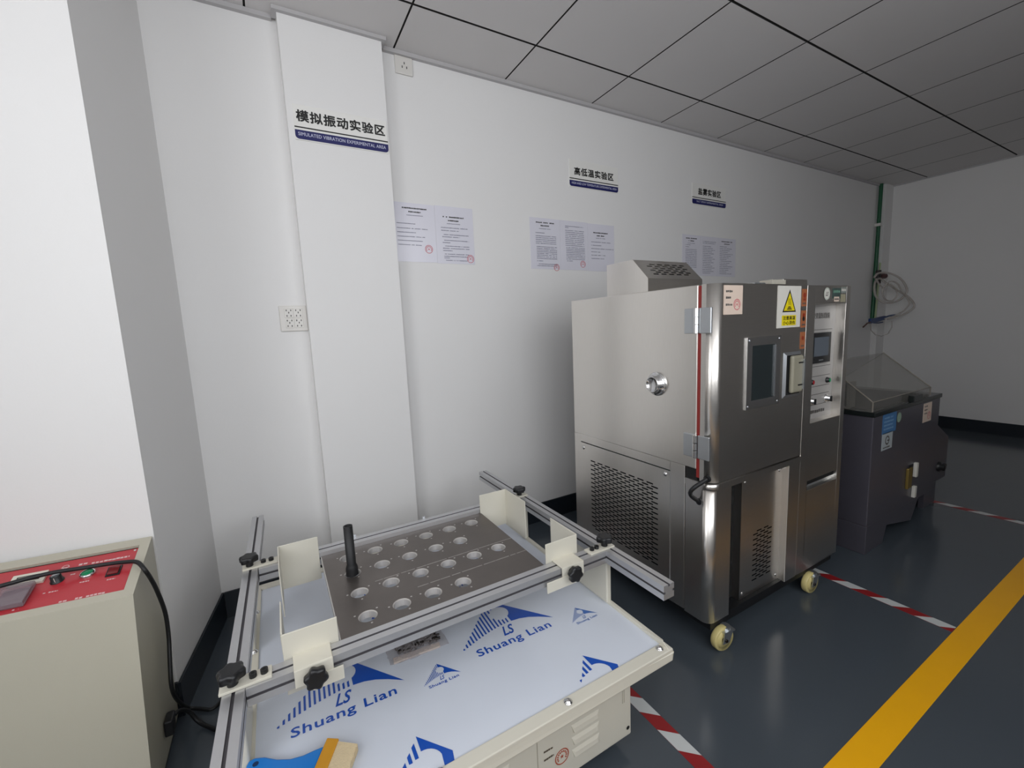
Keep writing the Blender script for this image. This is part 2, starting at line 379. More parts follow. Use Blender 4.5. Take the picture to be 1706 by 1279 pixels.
# ================================================================== FLOOR TAPES
def tape(x0, x1, ya, yb, ph, label):
    mb = MB(); per, skew = .146, .045; z = .0011
    mb.box(x0, x1, ya, yb, 0, .0008, M_red)
    k = 0; y = ph
    while y > ya-.2:
        a, b = y, y-.075
        P = [(x0, a), (x1, a-skew), (x1, b-skew), (x0, b)]
        # clip in y
        def clip(poly, lim, keep):
            out = []
            for i in range(len(poly)):
                p, q = poly[i], poly[(i+1) % len(poly)]
                ip, iq = keep(p[1]), keep(q[1])
                if ip: out.append(p)
                if ip != iq:
                    t = (lim-p[1])/(q[1]-p[1]); out.append((p[0]+(q[0]-p[0])*t, lim))
            return out
        P = clip(P, ya, lambda v: v >= ya); P = clip(P, yb, lambda v: v <= yb) if P else P
        if len(P) > 2: mb.poly([(p[0], p[1], z) for p in P], M_white)
        y -= per
    o = mb.build('floor_tape', None, off=((x0+x1)/2, (ya+yb)/2, 0), recalc=False)
    tag(o, label, 'floor tape', 'red and white floor marking tapes')
tape(.895, .940, .489, 2.155, .945+.146*8, 'red and white striped floor tape beside the vibration table')
tape(2.142, 2.188, .489, 2.155, .891+.146*8, 'red and white striped floor tape coming out from under the stainless chamber')
tape(3.570, 3.615, .489, 2.155, .80+.146*9, 'red and white striped floor tape in the distance beyond the dark salt spray tank')

# ================================================================== SIGNS, NOTICES, SOCKETS
def sign(name, x0, x1, y, ztop, zbar, hbar, txt, tx0, tx1, tz0, tz1, eng, ex0, ex1, label):
    t = T(name, label, 'sign', ((x0+x1)/2, y, zbar-hbar), 'area signs on the back wall')
    mb = MB().box(x0, x1, y-.004, y-.0005, zbar-hbar-.004, ztop, M_plate); t.part('backing_plate', mb, bevel=.001)
    mb = MB(); yy = y-.0046
    mb.box(x0, x1, yy-.0004, yy, zbar+.009, zbar+.014, M_ink)
    t.part('rule_line', mb)
    mb = MB(); r = .014
    pts = [(x0, yy, zbar), (x0, yy, zbar-hbar+r)]+[(x0+r-r*math.cos(a), yy, zbar-hbar+r-r*math.sin(a)) for a in (.4, .8, 1.2)]+[(x0+r, yy, zbar-hbar), (x1-r, yy, zbar-hbar)]
    pts += [(x1-r+r*math.sin(a), yy, zbar-hbar+r-r*math.cos(a)) for a in (.4, .8, 1.2)]+[(x1, yy, zbar-hbar+r), (x1, yy, zbar)]
    mb.prism(pts, (0, -.0006, 0), M_navy)
    bar = t.part('name_bar', mb)
    mb = MB(); put_text(mb, eng, (ex0, yy-.0012, zbar-hbar*.62), EX, EZ, ex1-ex0, hbar*.38, M_signw, spacing=1.05, thick=.02)
    t.part('english_lettering', mb, bar, recalc=False)
    mb = MB(); put_text(mb, txt, (tx0, yy-.0005, tz0), EX, EZ, tx1-tx0, tz1-tz0, M_ink, spacing=1.12, thick=.032)
    t.part('chinese_lettering', mb, recalc=False)
sign('area_sign', .182, .572, 2.106, 2.195, 2.093, .036, '模拟振动实验区', .193, .560, 2.128, 2.173, 'SIMULATED VIBRATION EXPERIMENTAL AREA', .194, .560, 'vibration test area sign with seven black characters on the pilaster')
sign('area_sign', 1.674, 2.066, YB, 2.215, 2.095, .034, '高低温实验区', 1.712, 2.026, 2.129, 2.173, 'HIGH AND LOW TEMPERATURE EXPERIMENTAL AREA', 1.69, 2.052, 'high and low temperature area sign with six characters above the stainless chamber')
sign('area_sign', 2.792, 3.184, YB, 2.215, 2.103, .034, '盐雾实验区', 2.859, 3.121, 2.138, 2.184, 'SALT SPRAY EXPERIMENTAL AREA', 2.84, 3.15, 'salt spray area sign with five characters, the rightmost of the three signs')

def notice(x0, x1, z0, z1, lines, title, sealpos, label, seed, tilt=0.0):
    """a laminated sheet: two short title lines, then a list of (top, left, right) lines in sheet fractions"""
    mb = MB(); y = YB; w = x1-x0; h = z1-z0
    mb.box(x0, x1, y-.0016, y-.0002, z0, z1, M_paper)
    yy = y-.0019; P = lambda u, v: (x0+u*w, yy, z1-v*h)
    sd = seed*100
    for (v, a, b, hh) in title:
        dashes(mb, P(a, v+hh), EX, EZ, (b-a)*w, hh*h, M_ink if hh > .02 else M_pink, seed=sd); sd += 1
    for (v, a, b) in lines:
        dashes(mb, P(a, v+.018), EX, EZ, (b-a)*w, .016*h, M_pink, seed=sd); sd += 1
    if sealpos: seal(mb, P(*sealpos), EX, EZ, .021, M_seal)
    o = mb.build('notice_sheet', None, off=((x0+x1)/2, y, z0), recalc=False)
    tag(o, label, 'notice', 'laminated notices on the back wall')
TT = [(.075, .2, .8, .026), (.135, .35, .65, .026), (.2, .3, .7, .014)]
TR = [(.17, .2, .75, .026), (.23, .33, .62, .026), (.29, .3, .65, .014)]
L1 = [(.34, .05, .5), (.42, .05, .8), (.49, .05, .5), (.56, .05, .72), (.63, .05, .66), (.70, .05, .62)]
L2 = [(.36, .14, .84), (.41, .14, .6), (.48, .2, .86), (.52, .16, .62), (.58, .2, .86), (.62, .16, .36), (.68, .22, .86), (.72, .16, .86), (.76, .16, .4), (.82, .2, .84), (.86, .18, .8), (.89, .18, .32), (.93, .22, .8)]
L3 = [(.28, .18, .48)]+[(.34+.036*k, .18, .86) for k in range(5)]+[(.55+.033*k, .2, .88) for k in range(8)]+[(.83, .2, .4), (.89, .25, .9), (.925, .2, .86)]
L4 = [(.1, .18, .85), (.13, .18, .3)]+[(.185+.038*k, .18, .86) for k in range(9)]+[(.53+.034*k, .2, .88) for k in range(8)]+[(.805, .22, .42)]
L5 = [(.37, .12, .85), (.44, .12, .5), (.51, .12, .97), (.58, .12, .45), (.65, .12, .65), (.72, .12, .6)]
L6 = [(.24, .18, .45), (.29, .18, .38)]+[(.35+.04*k, .18, .8) for k in range(12)]
L7 = [(.12, .14, .9), (.16, .14, .86)]+[(.24+.045*k, .14, .6+.3*((k*7) % 5)/5) for k in range(16)]
L8 = [(.21+.047*k, .12, .5+.4*((k*5) % 7)/7) for k in range(16)]
notice(.592, .802, 1.576, 1.862, L1, TT, (.80, .77), 'notice sheet half hidden by the pilaster edge, six spaced lines and a pink seal', 1)
notice(.803, 1.017, 1.573, 1.864, L2, TR, (.88, .9), 'notice sheet full of small print right of the one beside the pilaster', 2)
notice(1.379, 1.594, 1.562, 1.855, L3, TT, (.85, .96), 'dense notice sheet, the left one of the three under the high and low temperature sign', 3)
notice(1.595, 1.808, 1.562, 1.855, L4, [], (.8, .87), 'dense untitled notice sheet with a seal, middle of the three left of the hood', 4)
notice(1.809, 2.029, 1.560, 1.852, L5, TR, None, 'sparse notice sheet whose lower right corner is hidden by the chamber hood', 5)
notice(2.691, 2.893, 1.553, 1.846, L6, TT, None, 'bluish notice sheet under the salt spray sign, its foot hidden by the chamber hood', 6)
notice(2.894, 3.098, 1.552, 1.845, L7, [], None, 'bluish notice sheet, middle one of the three under the salt spray sign', 7)
notice(3.099, 3.326, 1.551, 1.844, L8, TT[:2], None, 'bluish notice sheet, farthest right under the salt spray sign', 8)

def sockets():
    t = T('wall_socket', 'square four-outlet wall socket low beside the pilaster', 'socket', (.104, YB, 1.25))
    t.part('cover_plate', MB().box(.047, .158, YB-.009, YB, 1.25, 1.364, M_soc), bevel=.004, seg=3)
    for ix in (0, 1):
        for iz in (0, 1):
            cx = .085+ix*.038; cz = 1.331-iz*.045
            t.part('outlet', MB().box(cx-.0175, cx+.0175, YB-.0115, YB-.008, cz-.021, cz+.021, M_soc), bevel=.0015)
            mb = MB()
            for dx, dz in ((-.009, .012), (.009, .012), (0, .002), (-.008, -.012), (.008, -.012)):
                mb.box(cx+dx-.0018, cx+dx+.0018, YB-.0122, YB-.0112, cz+dz-.0035, cz+dz+.0035, M_shole)
            t.part('pin_holes', mb)
    t = T('wall_socket', 'small single wall socket right under the ceiling by the pilaster', 'socket', (.694, YB, 2.453))
    t.part('cover_plate', MB().box(.651, .737, YB-.009, YB, 2.453, 2.533, M_soc), bevel=.003, seg=3)
    mb = MB(); cx, cz = .696, 2.493
    for dx, dz, a in ((0, .010, 0), (-.011, -.008, .5), (.011, -.008, -.5)):
        mb.box(cx+dx-.0022, cx+dx+.0022, YB-.0098, YB-.0088, cz+dz-.005, cz+dz+.005, M_shole)
    t.part('pin_holes', mb)
sockets()

# ================================================================== STAINLESS TEST CHAMBER
def rounded_corner_slab(mb, x0, x1, y0, y1, z0, z1, r, m, n=8):
    """block whose front left vertical edge is rounded"""
    pts = [(x0+r-r*math.sin(a*PI/2/n), y0+r-r*math.cos(a*PI/2/n), z0) for a in range(n+1)]
    pts += [(x0, y1, z0), (x1, y1, z0), (x1, y0, z0)]
    k = len(pts)
    vs = pts+[(p[0], p[1], z1) for p in pts]
    mb.add(vs, [tuple(range(k))[::-1], tuple(range(k, 2*k))], m)
    b = len(mb.v)-2*k; mi = mb._m(m)
    for i in range(k):
        mb.f.append([b+i, b+(i+1) % k, b+k+(i+1) % k, b+k+i]); mb.mi.append(mi); mb.sm.append(i < n)
    return mb
def screw(mb, c, nrm, r, m, dome=.6):
    mb.lathe(c, nrm, [(r*1.25, 0), (r*1.25, r*.2), (r, r*.25), (r*.85, r*dome*.7), (r*.5, r*dome), (0.0001, r*dome*1.08)], m, n=12)

def chamber():
    X0, X1, XR_, Y0, YB_ = 1.28, 1.845, 2.193, .900, 1.668
    t = T('climatic_test_chamber', 'tall brushed stainless climatic chamber with a windowed door, on castors', 'test chamber', (1.73, 1.28, 0))
    # insulated upper body
    t.part('upper_body', MB().box(X0, X1, .966, YB_, .69, 1.337, M_ss), bevel=.003)
    # lower body: back part with side panels, rounded front post, recess for the cover plate
    ub = MB().box(X0, X0+.006, 1.618, YB_, .12, .69, M_ss).box(X0, X0+.006, 1.078, 1.618, .655, .69, M_ss).box(X0, X0+.006, 1.078, 1.618, .12, .175, M_ss)
    ub.box(X0, X0+.006, 1.013, 1.078, .12, .69, M_ss)
    ub.box(X0+.006, X1, YB_-.006, YB_, .12, .69, M_ss).box(X0+.006, X1, 1.013, YB_-.006, .68, .69, M_ss).box(X0+.006, X1, 1.013, YB_-.006, .12, .13, M_frame)
    t.part('lower_body', ub, bevel=.0015)
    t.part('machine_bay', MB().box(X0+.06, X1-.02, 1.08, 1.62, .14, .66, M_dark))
    fp = rounded_corner_slab(MB(), X0, 1.396, .905, 1.010, .115, .640, .032, M_ss)
    t.part('corner_post', fp)
    co = rounded_corner_slab(MB(), X0-.003, 1.845, .896, 1.010, .625, .648, .034, M_ss)
    t.part('sill_band', co)
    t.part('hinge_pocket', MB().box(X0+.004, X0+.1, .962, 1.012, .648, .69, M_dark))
    t.part('front_recess_shade', MB().box(1.396, 1.768, .958, 1.0, .12, .626, M_dark))  # near-black block: the shadow of the gap put into its colour
    # access cover on the front, below the door
    a0, a1 = 1.494, 1.764; yF = .927
    mb = MB(); g0, g1, gz0, gz1 = 1.568, 1.718, .172, .386
    for (u0, u1, w0, w1) in ((a0, g0, .123, .624), (g1, a1, .123, .624), (g0, g1, .123, gz0), (g0, g1, gz1, .624)):
        mb.quad((u0, yF, w0), (u1, yF, w0), (u1, yF, w1), (u0, yF, w1), M_ssh)
    mb.quad((a0, yF, .123), (a0, yF, .624), (a0, .958, .624), (a0, .958, .123), M_ss)
    perf(mb, (g0, yF, gz0), EX, EZ, g1-g0, gz1-gz0, (.032, .0052), .048, .0107, M_ssh, None)
    ac = t.part('front_access_cover', mb, recalc=False)
    for sx, sz in ((a0+.02, .6), (a1-.02, .6), (a0+.02, .145), (a1-.02, .145)):
        s = MB(); screw(s, (sx, yF, sz), (0, -1, 0), .005, M_chrome); t.part('screw', s, ac)
    t.part('centre_post', MB().box(1.764, 1.846, Y0, 1.0, .118, .626, M_ss), bevel=.002)
    # left side vented panel
    mb = MB(); x = X0-.003; y0, y1, z0, z1 = 1.078, 1.616, .182, .652
    gy0, gy1, gz0, gz1 = 1.128, 1.566, .235, .585
    for (u0, u1, w0, w1) in ((y0, gy0, z0, z1), (gy1, y1, z0, z1), (gy0, gy1, z0, gz0), (gy0, gy1, gz1, z1)):
        mb.quad((x, u0, w0), (x, u1, w0), (x, u1, w1), (x, u0, w1), M_ss)
    perf(mb, (x, gy0, gz0), EY, EZ, gy1-gy0, gz1-gz0, (.034, .0058), .050, .0108, M_ss, None)
    for (p, q) in (((x, y0, z0), (x, y0, z1)), ((x, y1, z0), (x, y1, z1))):
        mb.quad(p, q, (X0+.004, q[1], q[2]), (X0+.004, p[1], p[2]), M_zinc)
    mb.quad((x, y0, z1), (x, y1, z1), (X0+.004, y1, z1), (X0+.004, y0, z1), M_zinc)
    vp = t.part('side_vent_panel', mb, recalc=False)
    for sy, sz in ((1.1, .635), (1.595, .628), (1.1, .2), (1.595, .2)):
        s = MB(); screw(s, (x, sy, sz), (-1, 0, 0), .007, M_chrome); t.part('screw', s, vp)
    # cable port
    mb = MB(); c = (X0, 1.142, .983)
    mb.lathe(c, (-1, 0, 0), [(.046, 0), (.046, .004), (.043, .006), (.032, .007), (.032, .026), (.029, .030), (.027, .030), (.026, .026), (.0001, .026)], M_chrome, n=32)
    t.part('cable_port', mb)
    # door
    d = t.part('door', rounded_corner_slab(MB(), X0, X1-.004, Y0, .952, .652, 1.337, .034, M_ssh))
    t.part('door_gasket', MB().box(X0+.003, X1-.006, .951, .967, .66, 1.334, M_gask))
    # window of the door: bright frame, recess, dark glass, inner reveal
    wx0, wx1, wz0, wz1 = 1.452, 1.660, .892, 1.150
    mb = MB(); fr = .026; yo = Y0-.006; gx0, gx1, gz0, gz1 = wx0+.03, wx1-.032, wz0+.03, wz1-.03
    def frame(mb, ox0, ox1, oz0, oz1, ix0, ix1, iz0, iz1, ya, yb, m):
        O = [(ox0, ya, oz0), (ox1, ya, oz0), (ox1, ya, oz1), (ox0, ya, oz1)]; I = [(ix0, yb, iz0), (ix1, yb, iz0), (ix1, yb, iz1), (ix0, yb, iz1)]
        mb.add(O+I, [(k, (k+1) % 4, 4+(k+1) % 4, 4+k) for k in range(4)], m)
    frame(mb, wx0, wx1, wz0, wz1, wx0, wx1, wz0, wz1, Y0, yo, M_chrome)
    frame(mb, wx0, wx1, wz0, wz1, gx0, gx1, gz0, gz1, yo, yo, M_chrome)
    frame(mb, gx0, gx1, gz0, gz1, gx0, gx1, gz0, gz1, yo, yo+.004, M_zinc)
    t.part('window_frame', mb, d)
    t.part('reveal_glint_strip', MB().box(gx1-.007, gx1-.001, yo-.003, yo+.002, gz0+.004, gz1-.004, M_zinc), d)  # bright strip added to imitate the reflection along the window reveal
    t.part('window_pane', MB().box(gx0, gx1, yo+.002, yo+.005, gz0, gz1, mat('door_glass', '#20282a', .06, spec=.8)), d)
    for sx in (wx0+.011, wx1-.011):
        for sz in (wz0+.011, wz1-.011):
            s = MB(); screw(s, (sx, yo, sz), (0, -1, 0), .0035, M_zinc); t.part('screw', s, d)
    # recessed handle
    hx0, hx1, hz0, hz1 = 1.690, 1.812, .905, 1.082
    mb = MB(); frame(mb, hx0, hx1, hz0, hz1, hx0+.012, hx1-.012, hz0+.012, hz1-.012, Y0, Y0-.007, M_zinc)
    frame(mb, hx0+.012, hx1-.012, hz0+.012, hz1-.012, hx0+.02, hx1-.02, hz0+.02, hz1-.02, Y0-.007, Y0-.002, M_dark)
    mb.quad((hx0+.02, Y0-.002, hz0+.02), (hx1-.02, Y0-.002, hz0+.02), (hx1-.02, Y0-.002, hz1-.02), (hx0+.02, Y0-.002, hz1-.02), M_dark)
    t.part('handle_bezel', mb, d)
    t.part('door_handle', MB().box(hx0+.034, hx1-.012, Y0-.020, Y0-.003, hz0+.018, hz1-.014, M_hand), d, bevel=.008, seg=3)
    t.part('handle_lever', MB().box(hx1-.022, hx1-.014, Y0-.027, Y0-.01, hz0+.03, hz1-.03, M_zinc).box(hx1-.05, hx1-.022, Y0-.0225, Y0-.019, hz0+.045, hz0+.05, M_dark).box(hx1-.05, hx1-.022, Y0-.0225, Y0-.019, hz1-.045, hz1-.04, M_dark), d)
    # stickers on the door
    yy = Y0-.0012
    def card(x0, x1, z0, z1, m): return MB().box(x0, x1, yy, Y0, z0, z1, m)
    mb = card(1.322, 1.424, 1.233, 1.330, M_stp)
    for k, (z, w) in enumerate(((1.306, .036), (1.285, .036), (1.262, .036))): dashes(mb, (1.332, yy-.0003, z), EX, EZ, w, .008, M_pln, seed=k+40)
    seal(mb, (1.393, yy-.0003, 1.266), EX, EZ, .019, M_seal); o = t.part('inspection_sticker', mb, d, recalc=False); o['label'] = 'pinkish sticker with a red seal'
    mb = card(1.637, 1.795, 1.176, 1.331, M_stw); q = yy-.0003
    cx = 1.716
    mb.poly([(cx-.046, q, 1.234), (cx+.046, q, 1.234), (cx, q, 1.318)], M_ink)
    mb.poly([(cx-.0375, q-.0003, 1.239), (cx+.0375, q-.0003, 1.239), (cx, q-.0003, 1.306)], M_yst)
    for k in range(3):
        mb.box(cx-.016+k*.004, cx+.016-k*.004, q-.0007, q-.0004, 1.243+k*.0045, 1.2462+k*.0045, M_ink)
    for k in (-1, 0, 1):
        pts = [(cx+k*.007+.002*math.sin(j*1.1), q-.0006, 1.260+j*.004) for j in range(7)]
        for j in range(6):
            a, b = pts[j], pts[j+1]; mb.quad((a[0]-.0008, a[1], a[2]), (a[0]+.0008, a[1], a[2]), (b[0]+.0008, b[1], b[2]), (b[0]-.0008, b[1], b[2]), M_ink)
    mb.box(1.668, 1.764, q-.0003, q, 1.184, 1.222, M_yst)
    put_text(mb, '注意高温', (1.675, q-.0006, 1.205), EX, EZ, .082, .014, M_ink, thick=.02)
    put_text(mb, '小心烫伤', (1.675, q-.0006, 1.187), EX, EZ, .082, .014, M_ink, thick=.02)
    o = t.part('warning_sticker', mb, d, recalc=False); o['label'] = 'white sticker with a yellow hot surface triangle'
    for k, z in enumerate((1.254, 1.172, 1.089)):
        mb = card(1.803, 1.838, z, z+.066, M_org); c = Vector((1.8205, yy-.0003, z+.042))
        if k == 0: disc(mb, c, EX, EZ, .010, M_ordk); mb.box(1.812, 1.829, yy-.0004, yy-.0002, z+.022, z+.030, M_ordk)
        elif k == 1: disc(mb, c+EZ*.006, EX, EZ, .008, M_ordk); disc(mb, c-EZ*.008, EX, EZ, .009, M_ink)
        else: disc(mb, c, EX, EZ, .009, M_ordk, n=6)
        dashes(mb, (1.808, yy-.0003, z+.008), EX, EZ, .024, .007, M_pln, seed=60+k)
        o = t.part('caution_sticker', mb, d, recalc=False); o['label'] = 'small orange sticker'
    # hinges
    for z0, z1 in ((1.174, 1.260), (.734, .818)):
        mb = MB().box(X0-.009, X0, .909, .955, z0, z1, M_zinc).box(X0-.009, X0, .972, 1.014, z0, z1, M_zinc)
        h = t.part('hinge', mb, bevel=.002)
        b = MB(); zz = [z0, z0+.03, z0+.056, z1]
        for k in range(3): b.cyl((X0-.012, .9635, zz[k]+.001), (X0-.012, .9635, zz[k+1]-.001), .0085, M_chrome, n=14)
        t.part('hinge_barrel', b, h)
    # black lead bridging door and post
    pts = []
    for k in range(13):
        a = PI*k/12
        pts.append((X0-.004-.040*math.sin(a), .918+.030*(1-math.cos(a))/2-.0*math.sin(a)+.02*math.sin(a), .668-.092*(k/12)))
    mb = MB().tube(pts, .0075, M_rub, n=10); mb.cyl((X0+.002, .918, .668), (X0-.008, .918, .668), .012, M_rub, n=14); mb.cyl((X0+.002, .948, .576), (X0-.008, .948, .576), .012, M_rub, n=14)
    t.part('door_lead', mb)
    # control column
    px0, px1, pz0, pz1 = 1.905, 2.158, .775, 1.262
    mb = MB()
    mb.box(X1, px0, Y0, .99, .12, 1.335, M_ssh).box(px1, XR_, Y0, .99, .12, 1.335, M_ss).box(px0, px1, Y0, .99, pz1, 1.335, M_ssh)
    mb.box(px0, px1, Y0, .99, .525, pz0, M_ssh).box(px0, px1, Y0+.012, .99, .500, .525, M_dark).box(px0, px1, Y0, .99, .12, .485, M_ssh)
    mb.box(px0, px1, Y0+.022, .99, .478, .505, M_zinc)
    mb.box(X1, XR_, .99, YB_, .12, 1.335, M_ss)
    cc = t.part('control_column', mb, bevel=.0015)
    mb = MB().box(px0, px1, .937, .945, pz0, pz1, M_pan)
    for z in (1.155, .999, .957, .913, .878, .833): mb.box(px0+.008, px1-.025, .9364, .937, z, z+.0022, M_pln)
    put_text(mb, '高低温交变湿热试验箱', (1.915, .9362, 1.203), EX, EZ, .19, .024, M_pln, thick=.015)
    dashes(mb, (1.93, .9362, .797), EX, EZ, .17, .015, M_pln, seed=77)
    cp = t.part('control_panel', mb, cc)
    t.part('touch_screen', MB().box(1.945, 2.105, .926, .937, 1.016, 1.144, M_black).box(1.968, 2.085, .9254, .926, 1.045, 1.125, M_scr).box(2.01, 2.045, .9254, .926, 1.026, 1.030, M_zinc), cc, bevel=.0008)
    for bx, m, bz in ((1.972, M_rdb, .937), (2.108, M_grn, .934)):
        b = MB().lathe((bx, .937, bz), (0, -1, 0), [(.012, 0), (.012, .006), (.010, .007), (.010, .013), (.0001, .014)], M_black, n=18)
        b.lathe((bx, .937, bz), (0, -1, 0), [(.0088, .0141), (.0001, .0152)], m, n=16)
        o = t.part('push_button', b, cc)
    for bx, bz in ((1.974, .855), (2.108, .853)):
        b = MB().lathe((bx, .937, bz), (0, -1, 0), [(.018, 0), (.018, .006), (.013, .008), (.012, .020), (.0001, .020)], M_chrome, n=20)
        b.box(bx-.003, bx+.003, .912, .918, bz-.012, bz+.012, M_black)
        t.part('selector_knob', b, cc)
    mb = MB(); q = Y0-.0014
    disc(mb, (1.990, q, 1.302), EX, EZ, .025, M_stw, 28); ring(mb, (1.990, q-.0004, 1.302), EX, EZ, .021, .0225, mat('logo_green', '#6f9b86', .4)); put_text(mb, 'LS', (1.979, q-.0004, 1.293), EX, EZ, .022, .017, M_pln, bold=.02, shear=.3)
    mb.box(2.035, 2.10, q, q+.001, 1.282, 1.325, mat('sticker_teal', '#3e4f4c', .4)); dashes(mb, (2.04, q-.0004, 1.305), EX, EZ, .055, .012, mat('logo_green', '#6f9b86', .4), seed=5)
    mb.box(2.048, 2.09, q-.0008, q, 1.270, 1.290, M_stp); dashes(mb, (2.052, q-.001, 1.276), EX, EZ, .034, .008, M_pln, seed=6)
    mb.box(2.105, 2.150, q, q+.001, 1.305, 1.330, mat('sticker_grey', '#7d837e', .4)); dashes(mb, (2.108, q-.0004, 1.312), EX, EZ, .036, .012, M_stw, seed=8)
    mb.box(2.105, 2.145, q, q+.001, 1.268, 1.300, mat('sticker_khaki', '#9a957e', .4))
    t.part('maker_plate', mb, cc, recalc=False)
    # chassis and castors
    t.part('chassis', MB().box(X0+.02, XR_-.02, .912, YB_-.02, .085, .122, M_frame))
    def caster(x, y, a):
        w = MB(Matrix.Translation((x, y, 0)) @ Matrix.Rotation(a, 4, 'Z'))
        w.lathe((0, -.013, .046), (0, 1, 0), [(.013, 0), (.033, 0), (.033, .003), (.043, 0), (.046, .004), (.046, .022), (.043, .026), (.033, .023), (.033, .026), (.013, .026)], M_tyre, n=28)
        o = t.part('caster', w)
        f = MB(Matrix.Translation((x, y, 0)) @ Matrix.Rotation(a, 4, 'Z'))
        for s in (-1, 1):
            f.prism([(-.016, s*.018-.0015, .034), (.016, s*.018-.0015, .034), (.036, s*.018-.0015, .078), (-.006, s*.018-.0015, .078)], (0, .003, 0), M_zinc)
        f.box(-.012, .042, -.022, .022, .076, .081, M_zinc); f.cyl((.016, 0, .081), (.016, 0, .09), .018, M_zinc, n=14); f.cyl((0, -.024, .046), (0, .024, .046), .006, M_bolt, n=10)
        t.part('caster_fork', f, o)
    caster(1.348, .898, -.12); caster(1.972, .902, -.05); caster(1.36, 1.6, .2); caster(2.1, 1.6, .4)
    # hood on the roof
    hx0, hx1 = 1.33, 1.660; zt = 1.477
    mb = MB()
    prof = [(1.470, 1.337), (1.470, zt), (1.315, zt), (1.233, 1.393), (1.233, 1.337)]
    n = len(prof)
    for x in (hx0, hx1): mb.poly([(x, y, z) for y, z in prof], M_ss)
    for i in (0, 1, 3):
        (ya, za), (yb, zb) = prof[i], prof[i+1]; mb.quad((hx0, ya, za), (hx1, ya, za), (hx1, yb, zb), (hx0, yb, zb), M_ssh)
    o3 = Vector((hx0, 1.233, 1.393)); ev = Vector((0, 1.315-1.233, zt-1.393)); L = ev.length; ev.normalize()
    g0, g1, v0, v1 = .045, .30, .022, L-.018
    Pq = lambda u, v: o3+EX*u+ev*v
    for (a, b, c, d2) in ((0, g0, 0, L), (g1, hx1-hx0, 0, L), (g0, g1, 0, v0), (g0, g1, v1, L)):
        mb.quad(Pq(a, c), Pq(b, c), Pq(b, d2), Pq(a, d2), M_ssh)
    perf(mb, Pq(g0, v0), EX, ev, g1-g0, v1-v0, (.030, .0065), .046, .0125, M_ssh, None)
    t.part('roof_hood', mb, recalc=False)
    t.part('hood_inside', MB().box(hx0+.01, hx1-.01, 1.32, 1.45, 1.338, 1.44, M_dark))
    t.part('roof_terminal_box', MB().box(1.655, 1.745, .93, .98, 1.337, 1.357, mat('terminal_box', '#b8b3a6', .4)).box(1.747, 1.92, .94, 1.0, 1.337, 1.362, M_ssh), bevel=.001)
    t.part('roof_bracket', MB().box(1.545, 1.61, .93, .96, 1.337, 1.345, M_zinc))
chamber()

